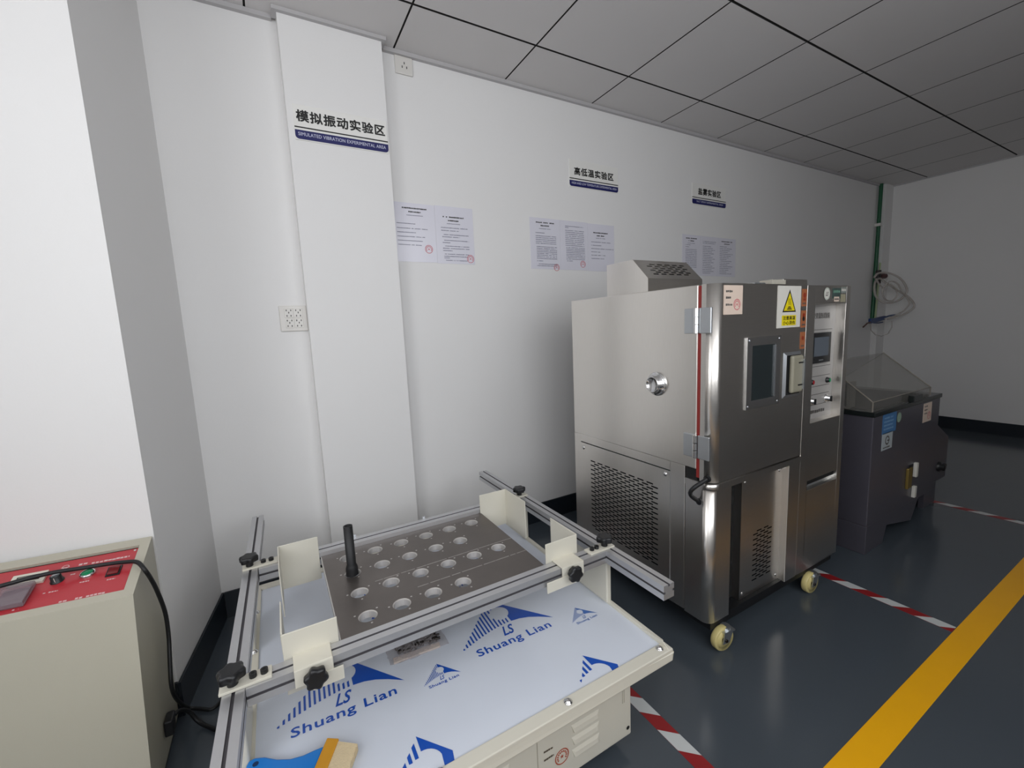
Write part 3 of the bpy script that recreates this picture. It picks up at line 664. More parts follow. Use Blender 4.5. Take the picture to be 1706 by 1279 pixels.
# ================================================================== SALT SPRAY TANK
def salt_tank():
    t = T('salt_spray_tank', 'dark grey salt spray tank with a clear gabled lid behind the stainless chamber', 'test chamber', (3.0, 1.3, 0))
    yF, yB = .905, 1.78
    x0, x1 = 2.51, 3.36
    t.part('tank_body', MB().box(x0, x1, yF, yB, .15, .712, M_pvc), bevel=.004)
    t.part('side_skirt', MB().box(x0, x0+.07, yF, yB, 0, .15, M_pvc), bevel=.003)
    mb = MB().prism([(2.58, yF+.004, .15), (2.58, yF+.004, .0), (2.72, yF+.004, .0), (2.76, yF+.004, .09), (3.08, yF+.004, .03), (3.17, yF+.004, .15)], (0, .5, 0), M_pvc)
    t.part('lower_hopper', mb, bevel=.003)
    t.part('tank_rim', MB().box(x0-.006, x1+.004, yF-.006, yB, .712, .735, M_pvcd).box(x0+.05, x1-.1, yF+.02, yB-.05, .735, .7395, M_dark), bevel=.002)
    # side reservoir with sloping top, on a leg panel
    mb = MB().prism([(3.362, yF+.01, .18), (3.59, yF+.01, .18), (3.59, yF+.01, .437), (3.362, yF+.01, .556)], (0, .45, 0), M_pvc)
    t.part('side_reservoir', mb, bevel=.003)
    t.part('leg_panel', MB().box(3.41, 3.59, yF+.05, yF+.075, 0, .18, M_pvc).box(3.565, 3.59, yF+.075, 1.35, 0, .18, M_pvc))
    k = MB().lathe((3.457, yF+.01, .271), (0, -1, 0), [(.03, 0), (.03, .01), (.02, .014), (.02, .03), (.0001, .032)], M_black, n=20); k.box(3.50, 3.545, yF-.004, yF+.012, .245, .275, M_black)
    t.part('drain_valve', k)
    # gabled lid of clear sheet
    lx0, lx1, th = 2.505, 3.222, .006
    prof = [(.912, .738), (.912, .786), (1.137, .973), (1.362, .786), (1.362, .738)]
    cy, cz = 1.137, .85
    inner = [(y+(th if y < cy else -th if y > cy else 0), z-(th*1.2 if z > .8 else th*.4 if z > .74 else 0)) for y, z in prof]
    mb = MB()
    for i in range(4):
        a, b, c, d = prof[i], prof[i+1], inner[i+1], inner[i]
        mb.prism([(lx0+th, a[0], a[1]), (lx0+th, b[0], b[1]), (lx0+th, c[0], c[1]), (lx0+th, d[0], d[1])], (lx1-lx0-2*th, 0, 0), M_lid)
    ld = t.part('lid', mb)
    for x in (lx0, lx1-th):
        t.part('lid_gable', MB().prism([(x, y, z) for y, z in prof], (th, 0, 0), M_lid), ld)
    e = MB()
    for x in (lx0+.003, lx1-.003):
        e.tube([(x, .912, .786), (x, 1.137, .973)], .0035, M_lide, n=6); e.tube([(x, .912, .738), (x, .912, .786)], .0035, M_lide, n=6)
    e.tube([(lx0, .912, .786), (lx1, .912, .786)], .003, M_lide, n=6)
    t.part('lid_edge', e, ld)
    t.part('lid_grip', MB().box(2.915, 3.03, .885, .91, .736, .772, M_pvcd), ld, bevel=.003)
    t.part('gauge_box', MB().box(2.53, 2.60, 1.03, 1.15, .74, .86, M_black).box(2.528, 2.6, 1.02, 1.03, .736, .872, mat('gauge_frame', '#6d6a63', .5)).box(2.524, 2.53, 1.02, 1.15, .736, .748, mat('gauge_frame', '#6d6a63', .5)), bevel=.001)
    # labels on the front
    q = yF-.0012
    mb = MB().box(2.61, 2.768, q, yF, .609, .710, M_sblue)
    for k in range(4): dashes(mb, (2.625, q-.0004, .685-k*.019), EX, EZ, .1+.01*(k % 2), .009, mat('pale_blue_print', '#7fa3c4', .4), seed=90+k)
    t.part('blue_data_label', mb, recalc=False)
    mb = MB().box(2.615, 2.735, q, yF, .524, .612, mat('sticker_pale_grey', '#a8b0b4', .4)); ring(mb, (2.675, q-.0004, .572), EX, EZ, .016, .024, M_pln)
    dashes(mb, (2.63, q-.0004, .532), EX, EZ, .08, .008, M_pln, seed=4); mb.box(2.675, 2.70, q-.0006, q-.0003, .566, .574, M_pln)
    t.part('grey_mark_label', mb, recalc=False)
    mb = MB(); disc(mb, (2.800, q, .672), EX, EZ, .026, mat('logo_pale_green', '#9aaa98', .4), 24); ring(mb, (2.8, q-.0004, .672), EX, EZ, .019, .022, mat('logo_green', '#6f9b86', .4)); put_text(mb, 'LS', (2.788, q-.0004, .664), EX, EZ, .024, .016, mat('logo_green', '#6f9b86', .4), bold=.02, shear=.3)
    t.part('round_label', mb, recalc=False)
    mb = MB().box(3.12, 3.235, q, yF, .594, .702, M_stp); 
    for k in range(3): dashes(mb, (3.13, q-.0004, .68-k*.02), EX, EZ, .045, .008, M_pln, seed=30+k)
    seal(mb, (3.2, q-.0004, .628), EX, EZ, .022, M_seal); t.part('inspection_label', mb, recalc=False)
    mb = MB().box(2.945, 3.0, yF-.012, yF, .25, .365, M_brass).box(3.04, 3.065, yF-.016, yF, .30, .38, M_stw).box(3.04, 3.065, yF-.016, yF, .18, .245, M_stw).box(2.975, 3.03, yF-.004, yF, .36, .375, M_dark)
    t.part('level_gauge', mb, bevel=.002)
salt_tank()

# ================================================================== PIPE, HOSE AND BLOW GUN IN THE FAR CORNER
def corner_air():
    t = T('air_pipe', 'green vertical air pipe in the far right corner', 'pipe', (5.76, 2.145, 1.14))
    mb = MB().tube([(5.755, 2.145, H), (5.75, 2.145, 1.9), (5.74, 2.145, 1.14)], .017, M_pgrn, n=12); t.part('pipe', mb)
    t.part('pipe_clip', MB().box(5.73, 5.78, 2.124, YB, 2.12, 2.15, M_soc)); 
    t.part('valve', MB().cyl((5.77, 2.12, 1.60), (5.86, 2.10, 1.60), .028, mat('dark_red_valve', '#4a2224', .5), n=14).cyl((5.75, 2.12, 1.52), (5.75, 2.12, 1.66), .026, mat('dark_valve', '#2a2426', .5), n=12))
    t.part('air_line', MB().tube([(5.775, 2.118, 1.74), (5.765, 2.12, 1.5), (5.755, 2.12, 1.3), (5.745, 2.12, 1.15)], .009, M_pgl, n=8))['label'] = 'thin pale green air line'
    # coiled translucent hose
    mb = MB(); pts = []
    def arc(cx, cz, rx, rz, a0, a1, y, n=18): return [(cx+rx*math.cos(math.radians(a0+(a1-a0)*k/n)), y, cz+rz*math.sin(math.radians(a0+(a1-a0)*k/n))) for k in range(n+1)]
    loops = [arc(5.93, 1.46, .30, .17, 0, 360, 2.03), arc(5.72, 1.47, .13, .15, 0, 360, 2.01), arc(5.66, 1.42, .17, .12, 20, 330, 1.99)]
    loops = [[(min(p[0], 5.955) if p[1] > 2.1 else p[0], p[1], p[2]) for p in l] for l in loops]
    P = [(5.30, 1.985, 1.56), (5.36, 1.98, 1.60), (5.5, 1.97, 1.61), (5.68, 1.95, 1.585), (5.80, 1.93, 1.53), (5.87, 1.91, 1.44), (5.86, 1.92, 1.38), (5.78, 1.94, 1.33), (5.62, 1.96, 1.305), (5.48, 1.98, 1.32), (5.38, 2.0, 1.40), (5.42, 2.02, 1.52), (5.55, 2.03, 1.56), (5.66, 2.02, 1.52),
         (5.80, 1.97, 1.44), (5.89, 1.90, 1.36), (5.93, 1.86, 1.27), (5.88, 1.88, 1.21), (5.75, 1.92, 1.165), (5.6, 1.96, 1.14)]
    def smooth(P, n=4):
        out = []
        for i in range(len(P)-1):
            p0 = Vector(P[max(i-1, 0)]); p1 = Vector(P[i]); p2 = Vector(P[i+1]); p3 = Vector(P[min(i+2, len(P)-1)])
            for k in range(n):
                s = k/n; out.append(.5*((2*p1)+(p2-p0)*s+(2*p0-5*p1+4*p2-p3)*s*s+(3*p1-p0-3*p2+p3)*s**3))
        out.append(Vector(P[-1])); return out
    mb.tube(smooth(P), .010, M_hose, n=8)
    P2 = [(5.35, 1.99, 1.55), (5.46, 1.97, 1.46), (5.6, 1.95, 1.49), (5.70, 1.93, 1.40), (5.64, 1.94, 1.33), (5.52, 1.96, 1.34), (5.46, 1.97, 1.43), (5.55, 1.95, 1.52), (5.68, 1.93, 1.50), (5.78, 1.92, 1.42), (5.84, 1.9, 1.36), (5.86, 1.88, 1.29), (5.8, 1.9, 1.22), (5.68, 1.93, 1.17), (5.56, 1.97, 1.145)]
    mb.tube(smooth(P2), .008, M_hose, n=8)
    tag(mb.build('coiled_hose', None, off=(5.6, 1.97, 1.14)), 'coil of translucent hose hung on the green pipe', 'hose')
    g = T('blow_gun', 'blue air blow gun hanging below the coiled hose', 'tool', (5.55, 1.99, 1.12))
    g.part('body', MB().prism([(5.32, 1.99, 1.105), (5.32, 1.99, 1.155), (5.45, 1.99, 1.16), (5.62, 1.98, 1.175), (5.62, 1.98, 1.135), (5.48, 1.99, 1.115)], (0, .03, 0), M_bgun), bevel=.006)
    g.part('nozzle', MB().tube([(5.6, 1.995, 1.155), (5.72, 1.99, 1.172), (5.84, 1.985, 1.178)], .009, M_bgun, n=8))
    g.part('trigger', MB().tube([(5.40, 2.0, 1.11), (5.50, 2.0, 1.105), (5.6, 2.0, 1.11)], .007, M_bgun, n=8))
    g.part('tail_lead', MB().tube([(5.33, 2.0, 1.12), (5.25, 2.0, 1.11), (5.17, 2.0, 1.075)], .007, mat('brown_lead', '#5a4038', .5), n=8))
    g.part('wire_loop', MB().tube([(5.33, 2.0, 1.12), (5.34, 2.0, 1.04), (5.45, 2.0, .985), (5.6, 2.0, .965), (5.75, 2.0, .985), (5.83, 2.0, 1.05), (5.82, 2.0, 1.12)], .005, M_hose, n=6))
corner_air()

# ================================================================== CONTROL CABINET WITH RED PANEL
def control_cabinet():
    t = T('control_cabinet', 'grey cream steel cabinet with a sloping red control panel at the left edge', 'control cabinet', (-.62, 1.55, 0))
    ex = Vector((1, -.134, 0)); P0 = Vector((-.381, 1.651, .630)); e = Vector((-.001, -.241, -.060)).normalized(); SL = .2483
    n = ex.cross(e).normalized(); n = n if n.z > 0 else -n
    PAN = lambda u, v, h=0: P0+ex*u+e*v+n*h
    Wd = .62
    A = lambda u, y, z: Vector((-.381, y, z))+ex*u
    bt = PAN(0, 0); ft = PAN(0, SL)
    prof = [(Vector((-.386, 1.65, .02))), Vector((-.386, 1.335, .02)), Vector((-.385, 1.335, .13)), ft, bt]
    mb = MB()
    R_ = prof; L_ = [p-ex*Wd for p in prof]
    mb.poly(R_, M_cab); mb.poly(L_[::-1], M_cab)
    for i in (0, 1, 2, 4):
        a, b = i, (i+1) % 5; mb.quad(R_[a], L_[a], L_[b], R_[b], M_cab)
    # frame round the sunken panel
    u0, u1, v0, v1 = -.530, -.0245, .034, .2215
    for (a, b, c, d) in ((-Wd, 0, 0, v0), (-Wd, 0, v1, SL), (u1, 0, v0, v1), (-Wd, u0, v0, v1)):
        mb.quad(PAN(a, c), PAN(b, c), PAN(b, d), PAN(a, d), M_cab)
    for (p, q) in (((u0, v0), (u1, v0)), ((u1, v0), (u1, v1)), ((u1, v1), (u0, v1)), ((u0, v1), (u0, v0))):
        mb.quad(PAN(*p), PAN(*q), PAN(*q, -.01), PAN(*p, -.01), M_cab)
    t.part('housing', mb, recalc=False)
    t.part('plinth', MB().prism([Vector((-.39, 1.64, 0)), Vector((-.39, 1.345, 0)), Vector((-.39, 1.345, 0))-ex*(Wd-.02), Vector((-.39, 1.64, 0))-ex*(Wd-.02)], (0, 0, .022), M_frame))
    mb = MB(); h = -.006
    mb.quad(PAN(u0, v0, h-.002), PAN(u1, v0, h-.002), PAN(u1, v1, h-.002), PAN(u0, v1, h-.002), M_dark)  # black sheet left showing round the red as a painted recess shadow
    mb.quad(PAN(u0+.003, v0+.006, h), PAN(u1-.003, v0+.006, h), PAN(u1-.003, v1-.001, h), PAN(u0+.003, v1-.001, h), M_redp)
    q = h+.0004
    def row(u, v, w, hh, m, sd): dashes(mb, PAN(u, v, q), ex, -e, w, hh, m, seed=sd)
    row(-.128, .076, .086, .008, M_pr_w, 1); row(-.157, .072, .02, .009, M_pr_w, 2)
    # round maker's mark
    c = PAN(-.186, .066, q); ring(mb, c, ex, -e, .006, .008, M_pr_w, 16); mb.quad(PAN(-.196, .067, q), PAN(-.176, .067, q), PAN(-.178, .0705, q), PAN(-.194, .0705, q), M_pr_w)
    row(-.16, .213, .024, .007, M_pr_w, 3); row(-.128, .213, .016, .007, M_pr_w, 4); row(-.106, .213, .038, .007, M_pr_w, 5)
    row(-.135, .150, .02, .005, M_pr_w, 6); row(-.205, .165, .03, .005, M_pr_w, 7); row(-.075, .162, .018, .005, M_pr_w, 8); row(-.165, .108, .01, .005, M_pr_w, 9); row(-.25, .206, .012, .005, M_pr_w, 10)
    p = t.part('control_panel', mb, recalc=False); p['label'] = 'glossy red control panel'
    def block(u0, u1, v0, v1, h0, h1, m, mb=None):
        mb = mb or MB()
        mb.hexa([PAN(u0, v1, h0), PAN(u1, v1, h0), PAN(u0, v0, h0), PAN(u1, v0, h0), PAN(u0, v1, h1), PAN(u1, v1, h1), PAN(u0, v0, h1), PAN(u1, v0, h1)], m); return mb
    mb = block(-.290, -.218, .072, .116, h, h+.006, M_cream); block(-.279, -.229, .082, .104, h+.006, h+.0065, M_dark, mb); block(-.276, -.232, .085, .101, h+.0065, h+.007, M_lcd, mb)
    t.part('counter_display', mb, p)
    mb = block(-.290, -.232, .128, .196, h, h+.004, mat('timer_grey', '#6b6468', .4)); t.part('timer', mb, p)
    mb = block(-.296, -.228, .122, .200, h+.004, h+.018, M_cov); o = t.part('timer_cover', mb, p, bevel=.002); o['label'] = 'clear hinged cover'
    kn = MB().lathe(PAN(-.188, .121, h), n, [(.0145, 0), (.0145, .002), (.012, .003), (.0115, .017), (.010, .0185), (.0085, .0185)], M_black, n=22); kn.lathe(PAN(-.188, .121, h), n, [(.0086, .0186), (.0001, .0188)], M_zinc, n=18)
    a = PAN(-.188, .121, h+.0); kn.add([a+n*.002-e*-.0118+ex*-.0008, a+n*.002-e*-.0118+ex*.0008, a+n*.0186-e*-.0118+ex*.0008, a+n*.0186-e*-.0118+ex*-.0008], [(0, 1, 2, 3)], M_stw)
    t.part('speed_knob', kn, p)
    gb = MB().lathe(PAN(-.125, .118, h), n, [(.0165, 0), (.0165, .006), (.0140, .0075), (.0128, .0075)], M_chrome, n=26); gb.lathe(PAN(-.125, .118, h), n, [(.0128, .006), (.0001, .0075)], M_grn, n=24)
    o = t.part('start_button', gb, p); o['label'] = 'round green push button'
    rk = block(-.082, -.050, .108, .147, h, h+.003, M_black); block(-.078, -.054, .112, .143, h+.003, h+.006, mat('dark_red_rocker', '#7a1e22', .3), rk); t.part('rocker_switch', rk, p, bevel=.001)
    s = MB(); screw(s, PAN(-.034, .047, h), n, .003, M_chrome); t.part('screw', s, p)
    # socket for the mains plug on the right side
    # power cord lying across the panel
    pts = [PAN(-.50, .172, .030), PAN(-.37, .154, .030), PAN(-.29, .141, .027), PAN(-.235, .128, .025), PAN(-.188, .117, .0205), PAN(-.14, .111, .013), PAN(-.08, .111, .010), PAN(-.04, .121, .013), PAN(-.008, .137, .016),
           (-.369, 1.487, .594), (-.367, 1.518, .550), (-.362, 1.533, .504), (-.360, 1.567, .415), (-.360, 1.563, .338), (-.360, 1.536, .277), (-.360, 1.512, .218), (-.362, 1.535, .160), (-.366, 1.60, .085), (-.362, 1.655, .020), (-.325, 1.64, .008), (-.29, 1.62, .008), (-.25, 1.66, .008), (-.20, 1.63, .008), (-.10, 1.60, .008), (-.03, 1.62, .008)]
    def smooth(P, n_=5):
        out = []; P = [Vector(p_) for p_ in P]
        for i in range(len(P)-1):
            p0, p1, p2, p3 = P[max(i-1, 0)], P[i], P[i+1], P[min(i+2, len(P)-1)]
            for k in range(n_):
                s_ = k/n_; out.append(.5*((2*p1)+(p2-p0)*s_+(2*p0-5*p1+4*p2-p3)*s_*s_+(3*p1-p0-3*p2+p3)*s_**3))
        out.append(P[-1]); return out
    tag(MB().tube(smooth(pts), .0055, M_rub, n=10).build('power_cord', None, off=(-.35, 1.55, 0)), 'long black power cord looped over the red panel and down to the floor', 'cable')
    g = T('mains_plug', 'black angled plug pushed into the right side of the red panel cabinet', 'plug', (-.36, 1.5, .08))
    g.part('plug_body', MB().hexa([(-.3835, 1.47, .085), (-.362, 1.47, .085), (-.3835, 1.505, .085), (-.362, 1.505, .085), (-.3835, 1.475, .13), (-.362, 1.475, .13), (-.3835, 1.52, .13), (-.362, 1.52, .13)], M_black), bevel=.004)
    g.part('lead', MB().tube(smooth([(-.37, 1.505, .115), (-.36, 1.545, .10), (-.345, 1.58, .06), (-.32, 1.57, .015), (-.26, 1.50, .008), (-.22, 1.42, .008), (-.25, 1.35, .008), (-.20, 1.30, .008), (-.12, 1.33, .008)]), .006, M_rub, n=8))
control_cabinet()

# ================================================================== VIBRATION TABLE
def star_knob(c, ax, r, m=None, h=.026):
    m = m or M_black; mb = MB(); c = Vector(c); d = Vector(ax).normalized(); u = d.orthogonal().normalized(); w = d.cross(u)
    mb.cyl(c, c+d*h*.45, r*.42, m, n=14)
    n = 40; rings = []
    for (hh, s) in ((.42, .80), (.48, .97), (.85, 1.0), (.97, .92), (1.0, .75)):
        rings.append([c+d*h*hh+(u*math.cos(2*PI*i/n)+w*math.sin(2*PI*i/n))*r*s*(1+.11*math.cos(6*2*PI*i/n)) for i in range(n)])
    vs = [p for rg in rings for p in rg]
    fs = [(j*n+i, j*n+(i+1) % n, (j+1)*n+(i+1) % n, (j+1)*n+i) for j in range(len(rings)-1) for i in range(n)]
    mb.add(vs, fs, m, True); mb.add(rings[0], [tuple(range(n))[::-1]], m); mb.add(rings[-1], [tuple(range(n))], m)
    return mb
def extrusion(p0, p1, wd, ht, slots, side):
    """aluminium profile from p0 to p1 (centre line of the top), with T-slot grooves on top and sides"""
    p0 = Vector(p0); p1 = Vector(p1); d = (p1-p0).normalized(); r = d.cross(EZ).normalized()
    g = .0033; dp = .006; w = wd/2
    # outline in (r, z), clockwise from top left, with grooves
    mid = -ht*.5
    out = [(-w, 0), (-g, 0), (-g, -dp), (g, -dp), (g, 0), (w, 0), (w, mid+g), (w-dp, mid+g), (w-dp, mid-g), (w, mid-g), (w, -ht), (-w, -ht), (-w, mid-g), (-w+dp, mid-g), (-w+dp, mid+g), (-w, mid+g)]
    mb = MB(); pts = [p0+r*a+EZ*b for a, b in out]; k = len(pts)
    vs = pts+[p+(p1-p0) for p in pts]
    dark = {1, 2, 3, 6, 7, 8, 12, 13, 14}
    for i in range(k):
        m = M_slot if i in dark else M_alu
        mb.add([vs[i], vs[(i+1) % k], vs[k+(i+1) % k], vs[k+i]], [(0, 1, 2, 3)], m)
    for off in (0, k):   # end caps as three slabs plus grooves
        V = vs[off:off+k]
        mb.add([V[0], V[1], V[2], V[14], V[15]], [(0, 1, 2, 3, 4)], M_alu); mb.add([V[4], V[5], V[6], V[7], V[3]], [(0, 1, 2, 3, 4)], M_alu)
        mb.add([V[2], V[3], V[7], V[8], V[13], V[14]], [(0, 1, 2, 3, 4, 5)], M_alu); mb.add([V[8], V[9], V[10], V[11], V[12], V[13]], [(0, 1, 2, 3, 4, 5)], M_alu)
    return mb
def vibration_table():
    t = T('vibration_table', 'low cream vibration test table with aluminium rails, drilled steel plate and film covered tray', 'test machine', (.375, 1.25, 0))
    ZT = .5
    # ---- base cabinet with louvres
    bx0, bx1, by0, by1 = -.04, .790, .800, 1.74
    bz0 = .047
    base = t.part('base_cabinet', MB().box(bx0, bx1, by0, by1, bz0, .262, M_cream), bevel=.004)
    for sx in (.02, .73):
        for sy in (.86, 1.66): t.part('foot', MB().cyl((sx, sy, 0), (sx, sy, bz0), .026, M_rub, n=16), base)
    t.part('foot_rail', MB().box(.02, .74, .83, .86, .02, bz0, M_frame), base)
    lx = ((.578, .672), (.300, .394))
    for a, b in lx:
        for k in range(3):
            z = .178-k*.036
            mb = MB().add([(a, by0, z+.011), (b, by0, z+.011), (a+.006, by0, z-.012), (b-.006, by0, z-.012), (a+.008, by0-.005, z-.010), (b-.008, by0-.005, z-.010), (a+.01, by0-.0035, z+.002), (b-.01, by0-.0035, z+.002)],
                          [(0, 1, 7, 6), (6, 7, 5, 4), (4, 5, 3, 2), (0, 6, 4, 2), (1, 3, 5, 7)], M_cream)
            t.part('louvre', mb, base)
    for sa, sb, sz in ((.4715, .4735, bz0), (.757, .7585, .16), (.763, .7645, .16)):
        t.part('panel_seam', MB().box(sa, sb, by0-.0006, by0, sz, .262, mat('seam_shadow', '#a9a392', .6)), base)
    s = MB(); disc(s, (.777, by0-.0006, .073), EX, EZ, .006, M_dark, 14); t.part('bolt_hole', s, base, recalc=False)
    mb = MB(); q = by0-.0007
    dashes(mb, (.491, q, .158), EX, EZ, .028, .006, mat('brown_print', '#5c5244', .5), seed=11); dashes(mb, (.491, q, .135), EX, EZ, .03, .006, mat('brown_print', '#5c5244', .5), seed=12)
    seal(mb, (.546, q, .118), EX, EZ, .022, mat('seal_orange', '#b5553c', .5)); o = t.part('inspection_print', mb, base, recalc=False); o['label'] = 'two lines of print and a red round seal'
    # ---- tray: shallow cream pan covered by film-coated steel
    tx0, tx1, ty0, ty1, tz = -.155, .905, .750, 1.79, .300
    pan = MB()
    pan.box(tx0, tx1, ty0, ty1, .262, .290, M_cream)
    pan.box(tx0, tx1, ty0, ty0+.034, .290, tz, M_cream).box(tx0, tx0+.030, ty0+.034, ty1, .290, tz, M_cream).box(tx1-.014, tx1, ty0+.034, ty1, .290, tz+.004, M_cream).box(tx0+.03, tx1-.014, ty1-.03, ty1, .29, tz, M_cream)
    tray = t.part('tray', pan, bevel=.0025)
    t.part('corner_flange', MB().prism([(tx1-.016, ty0+.004, tz), (tx1-.016, ty0+.10, tz), (tx1-.016, ty0+.10, tz+.004), (tx1-.016, ty0+.025, tz+.012)], (.003, 0, 0), M_cream), tray)
    t.part('film_sheet', MB().box(tx0+.030, tx1-.014, ty0+.034, ty1-.03, .290, .2945, M_film), tray)
    for x, y in ((.217, .775), (.548, .768), (.872, .770), (-.118, .775), (-.136, 1.40), (-.136, 1.609), (-.136, 1.2)):
        s = MB(); screw(s, (x, y, tz), (0, 0, 1), .0085, M_chrome, dome=.9); t.part('dome_screw', s, tray)
    # printed mark on the film
    zf = .2952
    def mark(ox, oy, s, rot, m, text=True, bars=15):
        c_, s_ = math.cos(rot), math.sin(rot)
        P = lambda u, v: Vector((ox+(u*c_-v*s_)*s, oy+(u*s_+v*c_)*s, zf))
        mb = MB()
        apex, tip, wb = (.159, .177), (.308, -.008), (.184, .046); cc, cr = (.166, .099), .031
        low = lambda u: .046*math.sin(min(u/.184, 1)*PI/2)**1.0     # arc along the foot of the bars
        top = lambda u: min(u/apex[0], 1)*apex[1]-(.004 if u > .15 else 0)
        # wing: apex - tip - (curved underside) - foot, round the disc
        pts = [apex, tip, (.270, .018), (.240, .034), (.212, .043), wb]
        ang0 = math.degrees(math.atan2(.088-cc[1], .184-cc[0]))
        pts += [(cc[0]+cr*math.cos(math.radians(a)), cc[1]+cr*math.sin(math.radians(a))) for a in range(-56, 100, 12)]
        pts += [(.157, .134)]
        # fan triangulation by strips so the concave outline fills right
        bmv = [P(*p) for p in pts]
        mb.add(bmv, tri(pts), m)
        for k in range(bars):
            u = .006+k*(.176/bars); w = .0052 if bars > 10 else .009
            a, b = low(u+w/2), top(u+w/2)
            if b-a < .004: b = a+.006
            segs = [(a, b)]
            if u > .153 and abs(u+w/2-cc[0]) >= cr: segs = [(a, .066)]
            elif abs(u+w/2-cc[0]) < cr:
                hh = math.sqrt(cr*cr-(u+w/2-cc[0])**2); segs = [(a, cc[1]-hh-.002)]+([(cc[1]+hh+.002, b)] if u < .150 else [])
            for (a, b) in segs:
                if b-a > .003: mb.quad(P(u, a), P(u+w, a), P(u+w, b+w*.3), P(u, b-w*.3), m)
        # entwined letters and the word below
        put_text(mb, 'LS', P(.136, -.004), Vector((c_, s_, 0)), Vector((-s_, c_, 0)), .042*s, .040*s, m, bold=.02, shear=.4)
        put_text(mb, 'Shuang Lian', P(.036, -.050), Vector((c_, s_, 0)), Vector((-s_, c_, 0)), .245*s, .036*s, m, thick=.018, spacing=1.08)
        o = t.part('film_print', mb, tray, recalc=False); o['label'] = 'blue printed maker mark on the film'
    def tri(pts):
        # ear clipping
        idx = list(range(len(pts))); out = []
        A = sum(pts[i][0]*pts[(i+1) % len(pts)][1]-pts[(i+1) % len(pts)][0]*pts[i][1] for i in range(len(pts)))
        if A < 0: idx.reverse()
        cr = lambda a, b, c: (pts[b][0]-pts[a][0])*(pts[c][1]-pts[a][1])-(pts[b][1]-pts[a][1])*(pts[c][0]-pts[a][0])
        g = 0
        while len(idx) > 3 and g < 500:
            g += 1
            for i in range(len(idx)):
                a, b, c = idx[i-1], idx[i], idx[(i+1) % len(idx)]
                if cr(a, b, c) <= 1e-12: continue
                if any(cr(a, b, p) >= 0 and cr(b, c, p) >= 0 and cr(c, a, p) >= 0 for p in idx if p not in (a, b, c)): continue
                out.append((a, b, c)); idx.pop(i); break
            else: break
        if len(idx) == 3: out.append(tuple(idx))
        return out
    mark(-.087, 1.079, 1.0, -.035, M_blue); mark(.392, 1.067, 1.0, -.035, M_blue)
    mark(.258, 1.010, .335, -.03, M_blue); mark(.733, .992, .32, -.02, M_blue2)
    mark(.06, 1.37, 1.0, -.035, M_blue); mark(.50, 1.36, 1.0, -.035, M_blue)
    def half_mark(ax, ay):     # large mark cut by the tray rim
        mb = MB(); P = lambda u, v: Vector((ax+u, ay+v, zf)); yl = ty0+.036
        c0 = (.002, -.077); r = .036
        pts = [(0, 0), (.061, -.076), (.056, yl-ay), (.034, yl-ay)]+[(c0[0]+r*math.cos(math.radians(a)), max(c0[1]+r*math.sin(math.radians(a)), yl-ay)) for a in range(10, 96, 12)]
        mb.add([P(*p) for p in pts], tri(pts), M_blue)
        for k in range(4):
            u = -.013-k*.0145; a = u*1.15-.002; b = max(-.052+u*.1-k*.002, yl-ay)
            mb.quad(P(u-.004, b), P(u+.004, b), P(u+.004, a+.003), P(u-.004, a-.005), M_blue)
        o = t.part('film_print', mb, tray, recalc=False); o['label'] = 'blue printed mark cut by the tray rim'
    half_mark(.199, .886); half_mark(.676, .872)
    # ---- side plates carrying the rails
    for x0, x1 in ((-.153, -.131), (.884, .904)):
        for y0, y1 in ((1.0, 1.165), (1.40 if x0 < 0 else 1.525, 1.56)):
            t.part('support_plate', MB().box(x0, x1, y0, y1, .300, .458, M_cream), bevel=.005, seg=3)
    # ---- rails and cross bars
    t.part('side_rail', extrusion((-.1455, .76, ZT), (-.1175, 1.985, ZT), .041, .042, 0, 0))
    t.part('side_rail', extrusion((.889, .752, ZT), (.881, 1.925, ZT), .041, .042, 0, 0))
    t.part('cross_bar', extrusion((.868, 1.002, ZT), (-.119, 1.002, ZT), .045, .040, 0, 0))
    t.part('cross_bar', extrusion((.860, 1.530, ZT), (-.106, 1.530, ZT), .050, .040, 0, 0))
    # ---- drilled steel plate
    xb = [.076, .195, .285, .375, .465, .555, .668]; yb = [1.026, 1.162, 1.282, 1.392, 1.503]
    hx = [.15, .24, .33, .421, .511, .601]; hy = [1.101, 1.220, 1.338, 1.444]; missing = {(4, 0), (5, 0), (5, 2)}
    zp, th, r = .486, .020, .0222; N = 24
    mb = MB()
    def cell(i, j):
        x0, x1, y0, y1 = xb[i], xb[i+1], yb[j], yb[j+1]; cx, cy = hx[i], hy[j]
        if (i, 1) == (5, j) or False: pass
        if (i, j) in missing:
            mb.quad((x0, y0, zp), (x1, y0, zp), (x1, y1, zp), (x0, y1, zp), M_steel); return
        cor = [(x1, y1), (x0, y1), (x0, y0), (x1, y0)]
        ringp = [(cx+r*math.cos(PI/4+2*PI*k/N), cy+r*math.sin(PI/4+2*PI*k/N)) for k in range(N)]
        ri = [(cx+(r+.0025)*math.cos(PI/4+2*PI*k/N), cy+(r+.0025)*math.sin(PI/4+2*PI*k/N)) for k in range(N)]
        for s in range(4):
            a, b = cor[s], cor[(s+1) % 4]; m_ = N//4
            for k in range(m_):
                p = [(a[0]+(b[0]-a[0])*f, a[1]+(b[1]-a[1])*f) for f in (k/m_, (k+1)/m_)]
                i0, i1 = s*m_+k, (s*m_+k+1) % N
                mb.add([(p[0][0], p[0][1], zp), (p[1][0], p[1][1], zp), (ri[i1][0], ri[i1][1], zp), (ri[i0][0], ri[i0][1], zp)], [(0, 1, 2, 3)], M_steel)
